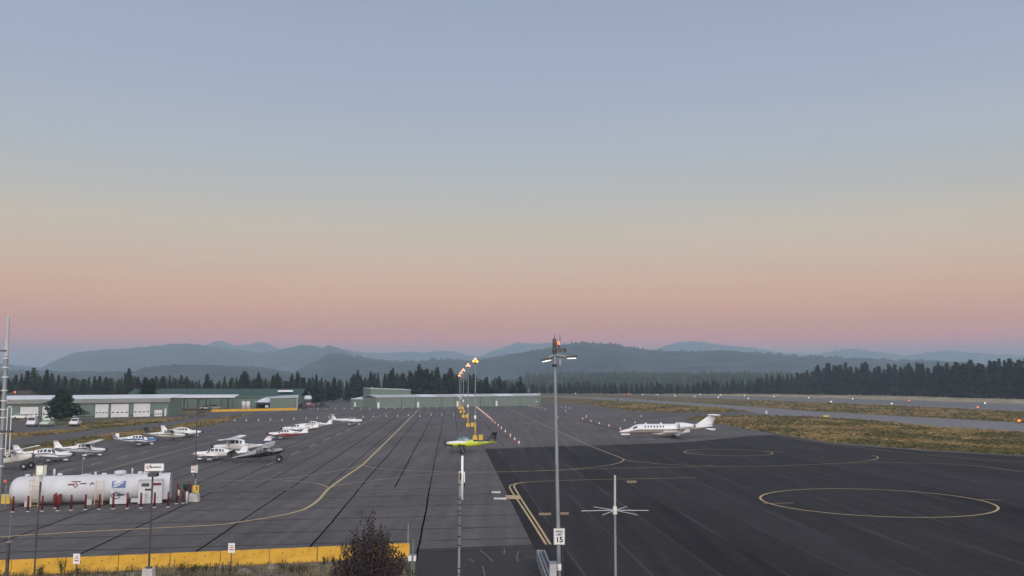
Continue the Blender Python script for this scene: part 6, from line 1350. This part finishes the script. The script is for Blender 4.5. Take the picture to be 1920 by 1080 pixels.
# ================================================================== RUNWAY LIGHTS AND MARKERS
def rl(M, nm='runway_light'):
    t = thing(nm, 'x', 'runway light'); MB().lathe([(0, .12), (.25, .10), (.3, .16)], (0, 0, 0), (0, 0, 1), 10).build('stem', M_dsteel, t, True); MB().lathe([(.3, .16), (.42, .30), (.62, .28), (.74, .12), (.76, .02)], (0, 0, 0), (0, 0, 1), 12).build('lens', M, t, True); return t
rw, rr_ = rl(M_rwl), rl(M_rwr, 'red_runway_light')
for i, (u, v) in enumerate(sorted([(1451, 744.8), (1516.5, 747.5), (1558.5, 755), (1599, 749.6), (1672, 759), (1847, 758), (1403, 748.8), (1205, 741), (1233, 741.6), (1265.5, 743.6), (1302.5, 744.6), (1313, 740.8), (1347, 746.2), (1351, 742), (1396, 743.2), (1079, 739)])):
    p = G(u, v); place(rw, (p.x, p.y, .01), 'lit white runway edge light, %s from the left along the runway' % ORD[i], 'white runway edge lights', 0, 1.0)
for i, (u, v, s) in enumerate([(1177.5, 740.3, 1), (1183, 740.4, .8), (1171, 740.2, .8), (1705, 753.3, 1.1), (1833.6, 766.2, 1.1), (1911, 794, 1.3)]):
    p = G(u, v); place(rr_, (p.x, p.y, .01), ['middle lit red light of the far cluster at the runway end', 'right lit red light of the far cluster at the runway end', 'left lit red light of the far cluster at the runway end', 'lit orange-red light on the far side of the runway, above the right grass', 'lit orange-red light on the near side of the runway at the right', 'bright orange-red light beside the taxiway at the right edge'][i], 'red runway lights', 0, s)
for (u, v, lab, w_, h) in ((1437, 777, 'small white marker board on the taxiway edge behind the jet tail', .7, 1.0), (1157.5, 752.8, 'tiny dark marker board at the far taxiway bend', 1.2, 1.2), (1549, 782.8, 'low yellow marker block on the right grass beside the taxiway', 1.6, .5)):
    p = G(u, v); t = thing('taxiway_marker', lab, 'marker', (p.x, p.y, .01), 0, 'taxiway markers'); MB().box((0, 0, .15 + h / 2), (w_, .25, h), taper=(.85, .8)).build('board', M_yelb if 'yellow' in lab else (M_trim if 'dark' in lab else M_gray), t)
    for s in (-1, 1): MB().box((s * w_ * .3, 0, .1), (.1, .2, .2)).build('foot', M_dsteel, t)
# ================================================================== THE AIR
ZT = max((o.matrix_world @ Vector(c)).z for o in COL.objects if o.type == 'MESH' and o.get('kind') == 'structure' for c in o.bound_box) + 12
print('ZT', ZT)
hz = MB().box((0, 6800, (ZT - 3) / 2), (15500, 14400, ZT + 3)).build('haze', None)
hz.data.materials.clear(); hm = bpy.data.materials.new('morning_haze'); hm.use_nodes = True; t_ = hm.node_tree; t_.nodes.clear()
pv = t_.nodes.new('ShaderNodeVolumePrincipled'); pv.inputs['Color'].default_value = (.50, .66, .80, 1); pv.inputs['Density'].default_value = HAZE; pv.inputs['Anisotropy'].default_value = 0.0
ou = t_.nodes.new('ShaderNodeOutputMaterial'); t_.links.new(pv.outputs[0], ou.inputs['Volume']); hz.data.materials.append(hm); tag(hz, kind='stuff')
for o in COL.objects:
    if 'used' in o: del o['used']
    if o.get('label') == 'x': print('UNPLACED', o.name)

for o in COL.objects:
    if not o.parent and 'label' in o and len(o['label'].split()) > 16: print('LONG', o.name, o['label'])
